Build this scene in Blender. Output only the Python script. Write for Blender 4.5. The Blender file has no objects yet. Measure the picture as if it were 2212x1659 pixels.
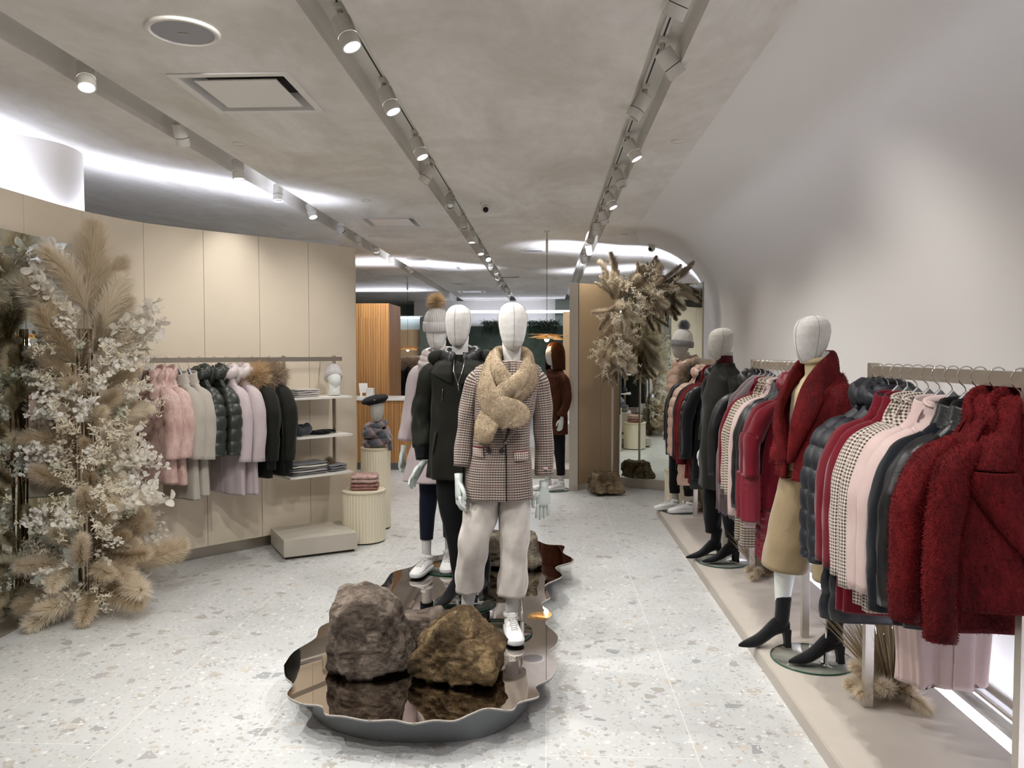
import bpy, math, random
import numpy as np
from mathutils import Vector, Matrix, noise
from math import pi, sin, cos, radians as R

EXPO = -0.05      # exposure (stops)
SPOT = 60.0     # watts of one track spot
# ---------------------------------------------------------------- camera, world, exposure
S = bpy.context.scene
COL = S.collection
cam_d = bpy.data.cameras.new('camera')
cam_d.sensor_width = 36.0
cam_d.lens = 1661.0 / 2212.0 * 36.0
cam_d.clip_start = 0.05
cam_d.clip_end = 100
cam = bpy.data.objects.new('camera', cam_d)
COL.objects.link(cam)
cam.location = (0, 0, 1.6)
cam.rotation_euler = (R(90) - math.atan(67.5 / 1661), 0, math.atan(75 / 1661))
S.camera = cam
W = bpy.data.worlds.new('world')
S.world = W
W.use_nodes = True
W.node_tree.nodes['Background'].inputs[0].default_value = (0.9, 0.93, 1, 1)
W.node_tree.nodes['Background'].inputs[1].default_value = 0.05
S.view_settings.view_transform = 'Standard'
S.view_settings.look = 'None'
S.view_settings.gamma = 1
S.view_settings.use_curve_mapping = False
S.view_settings.exposure = EXPO
S.cycles.use_denoising = True
S.cycles.max_bounces = 10
S.cycles.diffuse_bounces = 5
S.cycles.glossy_bounces = 5
S.cycles.transmission_bounces = 6
S.cycles.transparent_max_bounces = 8
S.cycles.sample_clamp_indirect = 6
S.cycles.caustics_reflective = False
S.cycles.caustics_refractive = False
S.cycles.use_light_tree = True
S.cycles.use_adaptive_sampling = True
S.cycles.adaptive_threshold = 0.06

def area_light(name, loc, rot, sx, sy, power, col=(1, 1, 1), spread=180):
    d = bpy.data.lights.new(name, 'AREA')
    d.shape = 'RECTANGLE'; d.size = sx; d.size_y = sy; d.energy = power; d.color = col; d.spread = R(spread)
    o = bpy.data.objects.new(name, d)
    COL.objects.link(o)
    o.location = loc; o.rotation_euler = rot
    return o

# uplights that hide on the tops of the free standing walls (linear coves)
COOL = (0.80, 0.84, 1.0)
def cove_run(p0, p1, z, power, tilt=0.0, spread=60):
    """a linear uplight between two floor points at height z; tilt leans it to the left of p0->p1"""
    p0 = Vector((p0[0], p0[1], z)); p1 = Vector((p1[0], p1[1], z))
    d = p1 - p0
    o = area_light('cove_or_fill_uplight', (p0 + p1) / 2, (0, 0, 0), d.length, 0.05, power * d.length, COOL, spread)
    o.rotation_euler = (Matrix.Rotation(math.atan2(d.y, d.x), 3, 'Z') @ Matrix.Rotation(pi - tilt, 3, 'X')).to_euler()
    return o

# ---------------------------------------------------------------- object helpers
def c(h):
    h = h.lstrip('#')
    o = []
    for i in (0, 2, 4):
        v = int(h[i:i + 2], 16) / 255
        o.append(v / 12.92 if v <= 0.04045 else ((v + 0.055) / 1.055) ** 2.4)
    return (o[0], o[1], o[2], 1)

def tag(o, label=None, cat=None, group=None, kind=None):
    if label: o['label'] = label
    if cat: o['category'] = cat
    if group: o['group'] = group
    if kind: o['kind'] = kind
    return o

def thing(name, label, cat, loc=(0, 0, 0), rz=0, group=None):
    o = bpy.data.objects.new(name, None)
    COL.objects.link(o)
    o.empty_display_size = 0.1
    o.location = loc
    o.rotation_euler = (0, 0, rz)
    return tag(o, label, cat, group)

def kids(o):
    return [x for x in o.children]

def dup(o, parent=None):
    q = o.copy()
    COL.objects.link(q)
    if parent is not None:
        q.parent = parent
    for ch in kids(o):
        dup(ch, q)
    return q

WOVEN = []
class G:
    """geometry gatherer"""
    def __init__(self):
        self.v = []; self.f = []; self.pt = {}
    def add(self, v, f):
        n = len(self.v)
        self.v.extend([tuple(p) for p in v])
        self.f.extend([tuple(i + n for i in q) for q in f])
        return self
    def xf(self, m):
        self.v = [tuple(m @ Vector(p)) for p in self.v]
        return self
    def box(self, x0, x1, y0, y1, z0, z1):
        v = [(x0, y0, z0), (x1, y0, z0), (x1, y1, z0), (x0, y1, z0), (x0, y0, z1), (x1, y0, z1), (x1, y1, z1), (x0, y1, z1)]
        return self.add(v, [(0, 3, 2, 1), (4, 5, 6, 7), (0, 1, 5, 4), (1, 2, 6, 5), (2, 3, 7, 6), (3, 0, 4, 7)])
    def bar(self, p, q, w, h, upv=(0, 0, 1)):
        """box beam from p to q, w wide, h high"""
        p = Vector(p); q = Vector(q); d = (q - p).normalized()
        u = Vector(upv)
        s = d.cross(u)
        if s.length < 1e-4: s = d.cross(Vector((0, 1, 0)))
        s.normalize(); u = s.cross(d).normalized()
        v = []
        for e in (p, q):
            for a, b in ((-1, -1), (1, -1), (1, 1), (-1, 1)):
                v.append(e + s * (a * w / 2) + u * (b * h / 2))
        return self.add(v, [(0, 1, 2, 3), (7, 6, 5, 4), (0, 4, 5, 1), (1, 5, 6, 2), (2, 6, 7, 3), (3, 7, 4, 0)])
    def rings(self, rs, cap=True, closed=True, loop=False):
        n = len(rs[0]); base = len(self.v)
        for r in rs: self.v.extend([tuple(p) for p in r])
        m = len(rs)
        self.pt[base] = (m, n)
        for i in range(m if loop else m - 1):
            a = base + i * n; b = base + ((i + 1) % m) * n
            for j in range(n if closed else n - 1):
                k = (j + 1) % n
                self.f.append((a + j, a + k, b + k, b + j))
        if cap and closed and not loop:
            for idx, rev in ((0, True), (m - 1, False)):
                ctr = np.mean(np.array(rs[idx], float), axis=0)
                ci = len(self.v); self.v.append(tuple(ctr))
                for j in range(n):
                    a = base + idx * n + j; b = base + idx * n + (j + 1) % n
                    self.f.append((b, a, ci) if rev else (a, b, ci))
        return self
    def tube(self, pts, rad, n=8, cap=True, flat=1.0, up=None):
        pts = [Vector(p) for p in pts]
        if not hasattr(rad, '__len__'): rad = [rad] * len(pts)
        rs = []; prev = None
        for i, p in enumerate(pts):
            a = pts[max(i - 1, 0)]; b = pts[min(i + 1, len(pts) - 1)]
            d = (b - a).normalized()
            if prev is None:
                s = d.cross(Vector(up) if up else Vector((0.13, 0.27, 0.95)))
                if s.length < 1e-3: s = d.cross(Vector((1, 0, 0)))
            else:
                s = prev - d * prev.dot(d)
            s.normalize(); prev = s
            u = d.cross(s)
            rs.append([p + s * (cos(t) * rad[i]) + u * (sin(t) * rad[i] * flat) for t in [2 * pi * k / n for k in range(n)]])
        return self.rings(rs, cap)
    def lathe(self, prof, n=32, cx=0, cy=0, cap=True):
        return self.rings([[(cx + r * cos(2 * pi * k / n), cy + r * sin(2 * pi * k / n), z) for k in range(n)] for r, z in prof], cap)
    def prism(self, outline, z0, z1):
        n = len(outline); b = len(self.v)
        self.v.extend([(x, y, z0) for x, y in outline]); self.v.extend([(x, y, z1) for x, y in outline])
        self.f.append(tuple(b + i for i in reversed(range(n)))); self.f.append(tuple(b + n + i for i in range(n)))
        for i in range(n):
            j = (i + 1) % n
            self.f.append((b + i, b + j, b + n + j, b + n + i))
        return self
    def obj(self, name, mat, parent=None, smooth=True, bevel=0, sub=0, solid=0, loc=None, rot=None, angle=35):
        me = bpy.data.meshes.new(name)
        me.from_pydata(self.v, [], self.f)
        me.validate(clean_customdata=False)
        o = bpy.data.objects.new(name, me)
        COL.objects.link(o)
        ms = mat if isinstance(mat, (list, tuple)) else [mat]
        if ms[0] in WOVEN and self.pt:      # cloth coordinates that run round and along each tube
            P = np.zeros((len(me.vertices), 3)); V = np.array(self.v, float)
            for base, (m, n) in self.pt.items():
                Q = V[base:base + m * n].reshape(m, n, 3)
                d = np.linalg.norm(np.roll(Q, -1, 1) - Q, axis=2).mean(0); cu = np.concatenate([[0], np.cumsum(d)])[:n]; tot = d.sum()
                cu = np.minimum(cu, tot - cu)
                ce = Q.mean(1); cv = np.concatenate([[0], np.cumsum(np.linalg.norm(np.diff(ce, axis=0), axis=1))])
                P[base:base + m * n, 0] = np.tile(cu, m); P[base:base + m * n, 1] = np.repeat(cv, n)
            at = me.attributes.new('pat', 'FLOAT_VECTOR', 'POINT'); at.data.foreach_set('vector', P.ravel())
        for m in ms: me.materials.append(m)
        if parent is not None: o.parent = parent
        if smooth is True:
            me.polygons.foreach_set('use_smooth', [True] * len(me.polygons))
        elif smooth == 'auto':
            me.polygons.foreach_set('use_smooth', [True] * len(me.polygons))
            me.set_sharp_from_angle(angle=R(angle))
        if solid:
            m = o.modifiers.new('s', 'SOLIDIFY'); m.thickness = solid; m.offset = 0
        if bevel:
            m = o.modifiers.new('b', 'BEVEL'); m.width = bevel; m.segments = 2; m.limit_method = 'ANGLE'; m.angle_limit = R(40)
        if sub:
            m = o.modifiers.new('d', 'SUBSURF'); m.levels = sub; m.render_levels = sub
        if loc is not None: o.location = loc
        if rot is not None: o.rotation_euler = rot
        return o

def struct(name, g, mat, parent=None, **k):
    o = g.obj(name, mat, parent, **k)
    if parent is None: o['kind'] = 'structure'
    return o

def lerp(a, b, t): return a + (b - a) * t
def interp(tab, x):
    """tab: list of tuples sorted by first value; returns tuple of the rest"""
    if x <= tab[0][0]: return tab[0][1:]
    for a, b in zip(tab, tab[1:]):
        if x <= b[0]:
            t = (x - a[0]) / (b[0] - a[0]); t = t * t * (3 - 2 * t) * 0.5 + t * 0.5
            return tuple(lerp(p, q, t) for p, q in zip(a[1:], b[1:]))
    return tab[-1][1:]
def N3(x, y, z): return noise.noise(Vector((x, y, z)))
def spline(pts, n):
    """catmull-rom through pts"""
    P = [Vector(p) for p in pts]; out = []
    P = [P[0] * 2 - P[1]] + P + [P[-1] * 2 - P[-2]]
    for i in range(1, len(P) - 2):
        for k in range(n):
            t = k / n
            a, b, cc, d = P[i - 1], P[i], P[i + 1], P[i + 2]
            out.append(0.5 * ((2 * b) + (cc - a) * t + (2 * a - 5 * b + 4 * cc - d) * t * t + (3 * b - a - 3 * cc + d) * t ** 3))
    out.append(P[-2])
    return out

# ---------------------------------------------------------------- materials
class Mat:
    def __init__(self, name):
        self.m = bpy.data.materials.new(name); self.m.use_nodes = True
        self.nt = self.m.node_tree; self.b = self.nt.nodes['Principled BSDF']
    def n(self, t, **k):
        x = self.nt.nodes.new(t)
        for a, b in k.items():
            if a.startswith('_'): x.inputs[a[1:].replace('_', ' ')].default_value = b
            else: setattr(x, a, b)
        return x
    def l(self, a, b): self.nt.links.new(a, b)
    def coord(self, scale=(1, 1, 1), rot=(0, 0, 0), kind='Object'):
        t = self.n('ShaderNodeTexCoord'); mp = self.n('ShaderNodeMapping')
        mp.inputs['Scale'].default_value = scale; mp.inputs['Rotation'].default_value = rot
        self.l(t.outputs[kind], mp.inputs[0]); return mp.outputs[0]
    def noise(self, co, scale, detail=3, rough=0.6, dist=0):
        x = self.n('ShaderNodeTexNoise'); x.inputs['Scale'].default_value = scale; x.inputs['Detail'].default_value = detail
        x.inputs['Roughness'].default_value = rough; x.inputs['Distortion'].default_value = dist
        self.l(co, x.inputs['Vector']); return x.outputs['Fac']
    def ramp(self, fac, stops, interp='LINEAR'):
        x = self.n('ShaderNodeValToRGB'); x.color_ramp.interpolation = interp
        el = x.color_ramp.elements
        while len(el) < len(stops): el.new(0.5)
        for e, (p, col) in zip(el, stops): e.position = p; e.color = col
        self.l(fac, x.inputs[0]); return x.outputs[0]
    def mix(self, fac, a, b, mode='MIX'):
        x = self.n('ShaderNodeMix'); x.data_type = 'RGBA'; x.blend_type = mode
        for s, v in ((x.inputs['Factor'], fac), (x.inputs['A'], a), (x.inputs['B'], b)):
            if hasattr(v, 'is_linked') or hasattr(v, 'links'): self.l(v, s)
            else: s.default_value = v
        return [o for o in x.outputs if o.type == 'RGBA'][0]
    def math(self, op, a, b=None, c_=None):
        x = self.n('ShaderNodeMath'); x.operation = op
        for i, v in enumerate((a, b, c_)):
            if v is None: continue
            if isinstance(v, (int, float)): x.inputs[i].default_value = v
            else: self.l(v, x.inputs[i])
        return x.outputs[0]
    def bump(self, h, strength=0.3, dist=0.01):
        x = self.n('ShaderNodeBump'); x.inputs['Strength'].default_value = strength; x.inputs['Distance'].default_value = dist
        self.l(h, x.inputs['Height']); self.l(x.outputs[0], self.b.inputs['Normal'])
    def base(self, v):
        if isinstance(v, tuple): self.b.inputs['Base Color'].default_value = v
        else: self.l(v, self.b.inputs['Base Color'])
    def set(self, **k):
        for a, v in k.items():
            self.b.inputs[a.replace('_', ' ')].default_value = v
        return self

def plain(name, h, rough=0.5, metal=0.0, bump=0, bscale=200, var=0.0, vscale=8, **k):
    M = Mat(name); col = c(h)
    M.set(Roughness=rough, Metallic=metal, **k)
    if var or bump: co = M.coord()
    if var:
        f = M.noise(co, vscale, 4)
        lo = tuple(x * (1 - var) for x in col[:3]) + (1,); hi = tuple(min(1, x * (1 + var)) for x in col[:3]) + (1,)
        M.base(M.ramp(f, [(0.3, lo), (0.7, hi)]))
    else: M.base(col)
    if bump: M.bump(M.noise(co, bscale, 3), bump, 0.004)
    return M.m

def emit(name, h, s):
    M = Mat(name); M.base((0, 0, 0, 1))
    M.b.inputs['Emission Color'].default_value = c(h); M.b.inputs['Emission Strength'].default_value = s
    return M.m

def terrazzo():
    M = Mat('terrazzo')
    co = M.coord()
    base = M.ramp(M.noise(co, 2.0, 4), [(0.3, c('#c6c8c7')), (0.7, c('#d5d6d6'))])
    cloud = M.noise(co, 60, 3)
    base = M.mix(M.math('MULTIPLY', cloud, 0.3), base, c('#b9bcbc'))
    col = base
    for sc, thr, pal in ((16, 0.90, ['#9d9890', '#b3aca2', '#8d9092', '#c9c2b8', '#a09a9c']), (38, 0.86, ['#a5a29c', '#b7b5b0', '#e9e9e6', '#8f9192', '#bdb3a6']), (80, 0.78, ['#a9a8a4', '#efefee', '#9a9b9c', '#c2bcb2', '#b0aeb0'])):
        warp = M.n('ShaderNodeTexNoise'); warp.inputs['Scale'].default_value = sc * 1.1; M.l(co, warp.inputs['Vector'])
        ad = M.n('ShaderNodeVectorMath'); ad.operation = 'MULTIPLY_ADD'
        M.l(warp.outputs['Color'], ad.inputs[0]); ad.inputs[1].default_value = (0.5 / sc,) * 3; M.l(co, ad.inputs[2])
        v = M.n('ShaderNodeTexVoronoi'); v.inputs['Scale'].default_value = sc; M.l(ad.outputs[0], v.inputs['Vector'])
        e = M.n('ShaderNodeTexVoronoi'); e.feature = 'DISTANCE_TO_EDGE'; e.inputs['Scale'].default_value = sc; M.l(ad.outputs[0], e.inputs['Vector'])
        sep = M.n('ShaderNodeSeparateColor'); M.l(v.outputs['Color'], sep.inputs[0])
        pick = M.math('GREATER_THAN', sep.outputs[0], thr)
        inside = M.math('GREATER_THAN', M.math('ADD', e.outputs[0], M.math('MULTIPLY', sep.outputs[2], -0.12)), 0.07)
        mask = M.math('MULTIPLY', pick, inside)
        st = [(i / len(pal), c(h)) for i, h in enumerate(pal)]
        chip = M.ramp(sep.outputs[1], st, 'CONSTANT')
        col = M.mix(M.math('MULTIPLY', mask, 0.7), col, chip)
    # pale grout joints
    br = M.n('ShaderNodeTexBrick'); br.offset = 0.5; br.inputs['Scale'].default_value = 1
    br.inputs['Brick Width'].default_value = 1.2; br.inputs['Row Height'].default_value = 0.6; br.inputs['Mortar Size'].default_value = 0.002
    br.inputs['Mortar Smooth'].default_value = 0.2
    co2 = M.coord(rot=(0, 0, R(90)))
    M.l(co2, br.inputs['Vector'])
    col = M.mix(br.outputs['Fac'], col, c('#e6e4e0'))
    M.base(col)
    M.set(Roughness=0.28, Specular_IOR_Level=0.45)
    return M.m

def plaster(name, a, b, sc=1.2, bump=0.15):
    M = Mat(name); co = M.coord(scale=(1, 0.55, 1))
    f = M.noise(co, sc, 6, 0.62, 0.8)
    f2 = M.noise(co, sc * 9, 4, 0.6)
    f = M.math('ADD', M.math('MULTIPLY', f, 0.8), M.math('MULTIPLY', f2, 0.2))
    M.base(M.ramp(f, [(0.38, c(a)), (0.62, c(b))]))
    M.set(Roughness=0.75)
    M.bump(f2, bump, 0.004)
    return M.m

def wood(name, a, b, scale=1.0, grooves=False):
    M = Mat(name); co = M.coord(scale=(22 * scale, 22 * scale, 0.8 * scale))
    f = M.noise(co, 1.5, 4, 0.6, 0.3)
    col = M.ramp(f, [(0.3, c(a)), (0.7, c(b))])
    w = M.n('ShaderNodeTexWave'); w.wave_type = 'BANDS'; w.bands_direction = 'DIAGONAL' if False else 'X'
    w.inputs['Scale'].default_value = 9.0; M.l(M.coord(rot=(0, 0, R(20))), w.inputs['Vector'])
    col = M.mix(M.math('MULTIPLY', M.math('LESS_THAN', w.outputs['Fac'], 0.12), 0.55), col, c('#4c3018'))
    M.base(col); M.set(Roughness=0.5)
    return M.m

def fabric(name, a, b=None, scale=350, rough=0.9, sheen=0.3, bump=0.35, cloud=6):
    M = Mat(name); co = M.coord()
    if b is None: b = a
    f = M.noise(co, cloud, 4)
    g = M.noise(co, scale, 2)
    m = M.math('ADD', M.math('MULTIPLY', f, 0.5), M.math('MULTIPLY', g, 0.5))
    M.base(M.ramp(m, [(0.35, c(a)), (0.65, c(b))]))
    M.set(Roughness=rough, Sheen_Weight=sheen, Sheen_Roughness=0.4, Specular_IOR_Level=0.2)
    M.bump(g, bump, 0.002)
    return M.m

def furmat(name, a, b, d, rough=0.75):
    """pile cloth: soft directional clumps"""
    M = Mat(name); co = M.coord(scale=(1, 1, 0.45))
    f = M.noise(co, 7, 4, 0.6, 0.5)
    g = M.noise(co, 160, 3, 0.7)
    k = M.noise(co, 38, 3, 0.7)
    m = M.math('ADD', M.math('ADD', M.math('MULTIPLY', f, 0.45), M.math('MULTIPLY', g, 0.25)), M.math('MULTIPLY', k, 0.3))
    M.base(M.ramp(m, [(0.36, c(a)), (0.5, c(b)), (0.64, c(d))]))
    M.set(Roughness=rough, Sheen_Weight=0.25, Sheen_Roughness=0.5, Specular_IOR_Level=0.15)
    M.b.inputs['Sheen Tint'].default_value = c(d)
    M.bump(M.math('ADD', g, M.math('MULTIPLY', k, 1.5)), 0.6, 0.006)
    return M.m

def check(name, light, dark, mid, period=0.0125, warm=None, vert=0.75, thin=0.5):
    """glen / houndstooth check woven from crossing bands; the pattern lives in object space"""
    M = Mat(name); co = M.coord()
    sx = M.n('ShaderNodeSeparateXYZ'); M.l(co, sx.inputs[0])
    at = M.n('ShaderNodeAttribute'); at.attribute_name = 'pat'; sp = M.n('ShaderNodeSeparateXYZ'); M.l(at.outputs['Vector'], sp.inputs[0])
    wob = M.math('MULTIPLY', M.math('SUBTRACT', M.noise(co, 5, 2), 0.5), 0.010)
    ang = M.math('ADD', sp.outputs[0], M.math('MULTIPLY', wob, 0.6)); ver = M.math('ADD', sp.outputs[1], wob)
    u = M.math('FRACT', M.math('DIVIDE', M.math('ADD', ang, 5.0), period))
    v = M.math('FRACT', M.math('DIVIDE', M.math('ADD', ver, 5.0), period))
    us = M.math('GREATER_THAN', u, thin); vs = M.math('GREATER_THAN', v, 0.5)
    both = M.math('MULTIPLY', us, vs)
    either = M.math('MAXIMUM', M.math('MULTIPLY', us, 0.45), M.math('MULTIPLY', vs, vert))
    amt = M.math('MAXIMUM', either, both)
    col = M.mix(amt, c(light), c(dark))
    big = M.math('GREATER_THAN', M.math('FRACT', M.math('DIVIDE', M.math('ADD', ang, 5.0), period * 9)), 0.78)
    col = M.mix(M.math('MULTIPLY', big, 0.35), col, c(mid))
    if warm:
        b2 = M.math('GREATER_THAN', M.math('FRACT', M.math('DIVIDE', M.math('ADD', ver, 5.0), period * 8)), 0.8)
        col = M.mix(M.math('MULTIPLY', b2, 0.4), col, c(warm))
    M.base(col); M.set(Roughness=0.9, Sheen_Weight=0.2, Specular_IOR_Level=0.2)
    M.bump(M.noise(co, 500, 2), 0.2, 0.002)
    WOVEN.append(M.m)
    return M.m

def knit(name, a, b, n=60):
    M = Mat(name); co = M.coord()
    sx = M.n('ShaderNodeSeparateXYZ'); M.l(co, sx.inputs[0])
    th = M.math('ARCTAN2', sx.outputs[1], sx.outputs[0])
    w = M.math('ABSOLUTE', M.math('SINE', M.math('MULTIPLY', th, n / 2)))
    M.base(M.ramp(w, [(0.1, c(a)), (0.6, c(b))])); M.set(Roughness=0.95, Sheen_Weight=0.3)
    M.bump(M.math('ADD', w, M.noise(co, 300, 2)), 0.5, 0.006)
    return M.m

def rockmat(name, a, b, d, e):
    M = Mat(name); co = M.coord()
    st = M.coord(scale=(2.2, 2.2, 6), rot=(0.9, 0.5, 0.3))
    f = M.noise(co, 6, 8, 0.7, 0.4); g = M.noise(st, 3.5, 8, 0.7, 1.2); k = M.noise(co, 45, 5, 0.75)
    col = M.ramp(f, [(0.38, c(a)), (0.5, c(b)), (0.61, c(d))])
    col = M.mix(M.ramp(g, [(0.5, (0, 0, 0, 1)), (0.62, (1, 1, 1, 1))]), col, c(e))
    col = M.mix(M.ramp(k, [(0.3, (0.8, 0.8, 0.8, 1)), (0.5, (0, 0, 0, 1))]), col, c(a))
    col = M.mix(M.ramp(M.noise(co, 14, 4), [(0.66, (0, 0, 0, 1)), (0.72, (0.5, 0.5, 0.5, 1))]), col, c('#b5b0a8'))
    M.base(col); M.set(Roughness=0.9, Specular_IOR_Level=0.2)
    h = M.math('ADD', M.math('ADD', M.math('MULTIPLY', f, 0.6), M.math('MULTIPLY', g, 0.8)), M.math('MULTIPLY', k, 0.5))
    M.bump(h, 0.9, 0.02)
    return M.m

def glass(name, tint='#f8fbfa'):
    """thin sheet glass: sees through, with mirror glints at grazing angles"""
    M = Mat(name); tr = M.n('ShaderNodeBsdfTransparent'); tr.inputs[0].default_value = c(tint)
    gl = M.n('ShaderNodeBsdfGlossy'); gl.inputs['Roughness'].default_value = 0.02
    lw = M.n('ShaderNodeLayerWeight'); lw.inputs[0].default_value = 0.5
    fac = M.math('ADD', M.math('MULTIPLY', M.math('POWER', lw.outputs['Facing'], 4.0), 0.6), 0.05); mx = M.n('ShaderNodeMixShader')
    M.l(fac, mx.inputs[0]); M.l(tr.outputs[0], mx.inputs[1]); M.l(gl.outputs[0], mx.inputs[2]); M.l(mx.outputs[0], M.nt.nodes['Material Output'].inputs[0])
    return M.m

def leafmat(name, h, trans=0.35):
    M = Mat(name); M.base(c(h)); M.set(Roughness=0.7)
    t = M.n('ShaderNodeBsdfTranslucent'); t.inputs[0].default_value = c(h)
    mx = M.n('ShaderNodeMixShader'); mx.inputs[0].default_value = trans
    out = M.nt.nodes['Material Output']
    M.l(M.b.outputs[0], mx.inputs[1]); M.l(t.outputs[0], mx.inputs[2]); M.l(mx.outputs[0], out.inputs[0])
    return M.m

def brushed(name, h, rough=0.3):
    M = Mat(name); co = M.coord(scale=(1, 1, 60))
    M.base(c(h)); M.set(Metallic=1.0)
    f = M.noise(co, 6, 3); r = M.n('ShaderNodeMapRange'); M.l(f, r.inputs[0])
    r.inputs[3].default_value = rough - 0.08; r.inputs[4].default_value = rough + 0.1
    M.l(r.outputs[0], M.b.inputs['Roughness'])
    return M.m

m_floor = terrazzo()
m_ceil = plaster('ceiling plaster', '#d3cec5', '#efece7')
m_wall = plain('white wall paint', '#ebe8e4', 0.7, bump=0.05, bscale=60)
m_cream = plain('cream panel', '#d9ccb8', 0.55, var=0.03, vscale=1.5)
m_dark = plain('dark gap', '#3a332c', 0.9)
m_tan = plain('tan panel', '#a88f6f', 0.5, var=0.03, vscale=2)
m_steel = brushed('brushed steel', '#b9b2a6', 0.33)
m_steel2 = brushed('pale satin steel', '#c8c1b6', 0.42)
m_chrome = plain('chrome', '#e6e6e6', 0.08, 1.0)
m_mirror = plain('mirror glass', '#e3ebe6', 0.0, 1.0)
m_mirror_top = plain('polished mirror metal', '#d3c8bd', 0.015, 1.0)
m_greymetal = plain('grey painted metal', '#7d8084', 0.45, 0.3)
m_white = plain('white lacquer', '#e4e2de', 0.35)
m_spot = plain('white powder coat', '#e2dfd8', 0.5)
m_black = plain('black rubber', '#101010', 0.6)
m_lens = emit('lamp lens', '#f4f7ff', 9.0)
m_lens_dim = plain('lamp reflector', '#cfcfcf', 0.25, 0.8)
m_led = emit('led strip', '#e4e8ff', 20.0)
m_ledwarm = emit('pendant bulb', '#ffdcae', 14.0)
m_shelf = plain('white shelf', '#e2dfd8', 0.35)
m_platform = plain('greige platform top', '#c2bab0', 0.45, var=0.02)
m_platform2 = plain('greige platform edge', '#b3aaa0', 0.5)
m_plinth = plain('cream fluted plinth', '#e6ddc6', 0.55)
m_ped = plain('stone grey pedestal', '#bdb6aa', 0.5)
m_glass = glass('clear glass')
m_glass_edge = plain('green glass edge', '#1e4f40', 0.15)
m_linen = fabric('linen head cloth', '#c6c3c0', '#dedcda', 600, bump=0.5, cloud=40)
m_linen_d = fabric('grey linen head cloth', '#aaa59c', '#c0bcb4', 600, bump=0.5, cloud=40)
m_seam = plain('seam thread', '#8f8c88', 0.9)
m_hand = plain('pale grey mannequin skin', '#bfc8c4', 0.45)
m_hand_w = plain('white mannequin skin', '#dcdfdc', 0.4)
m_woodc = wood('striped wood veneer', '#a0703f', '#c3935c')
m_counter = plain('white counter top', '#e9e8e6', 0.3)
m_green = plain('dark green wall', '#2c3a33', 0.8, bump=0.4, bscale=20, var=0.4, vscale=5)
m_teal = plain('grey green wall', '#8c9890', 0.7)
# ---------------------------------------------------------------- room shell
ZC = 3.0
struct('floor', G().box(-7, 3.2, -3.0, 22.2, -0.1, 0), m_floor, smooth=False)

g = G()                                     # plaster ceiling between the three light slots
SL = [(-2.44, -2.24), (-1.0, -0.82), (0.47, 0.645)]
SY0, SY1 = 0.2, 21.0
VENTS = [(-1.60, 4.15), (-1.66, 8.25), (-1.70, 12.8), (-1.72, 17.6)]
xs = [-7.0, -2.44, -2.24, -1.0, -0.82, 0.47, 0.645, 1.0]
for i in range(0, 8, 2):
    if i != 2:
        g.box(xs[i], xs[i + 1], -3, 22.2, ZC, ZC + 0.04)
y0 = -3
for vx, vy in VENTS:                        # openings for the air vents
    g.box(-2.24, -1.0, y0, vy - 0.29, ZC, ZC + 0.04)
    g.box(-2.24, vx - 0.29, vy - 0.29, vy + 0.29, ZC, ZC + 0.04); g.box(vx + 0.29, -1.0, vy - 0.29, vy + 0.29, ZC, ZC + 0.04)
    y0 = vy + 0.29
g.box(-2.24, -1.0, y0, 22.2, ZC, ZC + 0.04)
for a, b in SL:
    g.box(a, b, -3, SY0, ZC, ZC + 0.04); g.box(a, b, SY1, 22.2, ZC, ZC + 0.04)
struct('ceiling', g, m_ceil, smooth=False)
g = G()
for a, b in SL:                             # slot boxes
    g.box(a - 0.02, a, SY0, SY1, ZC + 0.0401, ZC + 0.13); g.box(b, b + 0.02, SY0, SY1, ZC + 0.0401, ZC + 0.13)
    g.box(a - 0.02, b + 0.02, SY0, SY1, ZC + 0.13, ZC + 0.15)
struct('trim_1', g, m_spot, smooth=False)

# right wall, coved into the ceiling
g = G()
prof = [(1.95, 0.0)] + [(1.95, 2.05)] + [(1.95 - 0.95 * (1 - cos(t)), 2.05 + 0.95 * sin(t)) for t in [R(a) for a in range(6, 91, 6)]]
for y in range(-3, 19, 1):
    pass
rs = []
for y in [-3] + [k * 0.5 for k in range(-5, 45)] + [22.2]:
    off = 0.0 if y < 8.8 else min(0.5, (y - 8.8) * 0.16)
    rs.append([(x + off, y, z) for x, z in prof])
g.rings(rs, cap=False, closed=False)
o = struct('wall_right', g, m_wall); 
g = G(); g.box(1.0, 3.2, -3, 22.2, 3.001, 3.04)
struct('ceiling_edge', g, m_ceil, smooth=False)['kind'] = 'structure'
struct('wall_front', G().box(-7, 3.2, -3.1, -3.0, 0, 3.04), m_cream, smooth=False)
struct('wall_rear', G().box(-7, 3.2, 22.2, 22.3, 0, 3.04), m_teal, smooth=False)
struct('wall_outer', G().box(-7.1, -7.0, -3, 22.2, 0, 3.04), m_wall, smooth=False)

# left wall: curved run of cream panels with thin shadow gaps, steel toe kick
WL = [(-3.12, y) for y in (-3.0, -2.25, -1.5, -0.75, 0.0, 0.75, 1.5, 2.25, 3.0, 3.6, 4.05)] + [(-3.12, 4.49), (-3.09, 5.02), (-2.93, 5.50), (-2.65, 5.86), (-2.34, 6.19), (-2.04, 6.53), (-1.74, 6.93)]
WZ = 2.545
path = spline([(x, y, 0) for x, y in WL], 8)
def offs(path, d):
    out = []
    for i, p in enumerate(path):
        a = path[max(i - 1, 0)]; b = path[min(i + 1, len(path) - 1)]
        t = (b - a).normalized()
        out.append(Vector((p.x + t.y * d, p.y - t.x * d, 0)))
    return out                              # positive d = into the shop
pin = offs(path, 0.0); pback = offs(path, -0.11); pmid = offs(path, -0.02)
wl = bpy.data.objects.new('wall_left', None); COL.objects.link(wl); wl['kind'] = 'structure'
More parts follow.
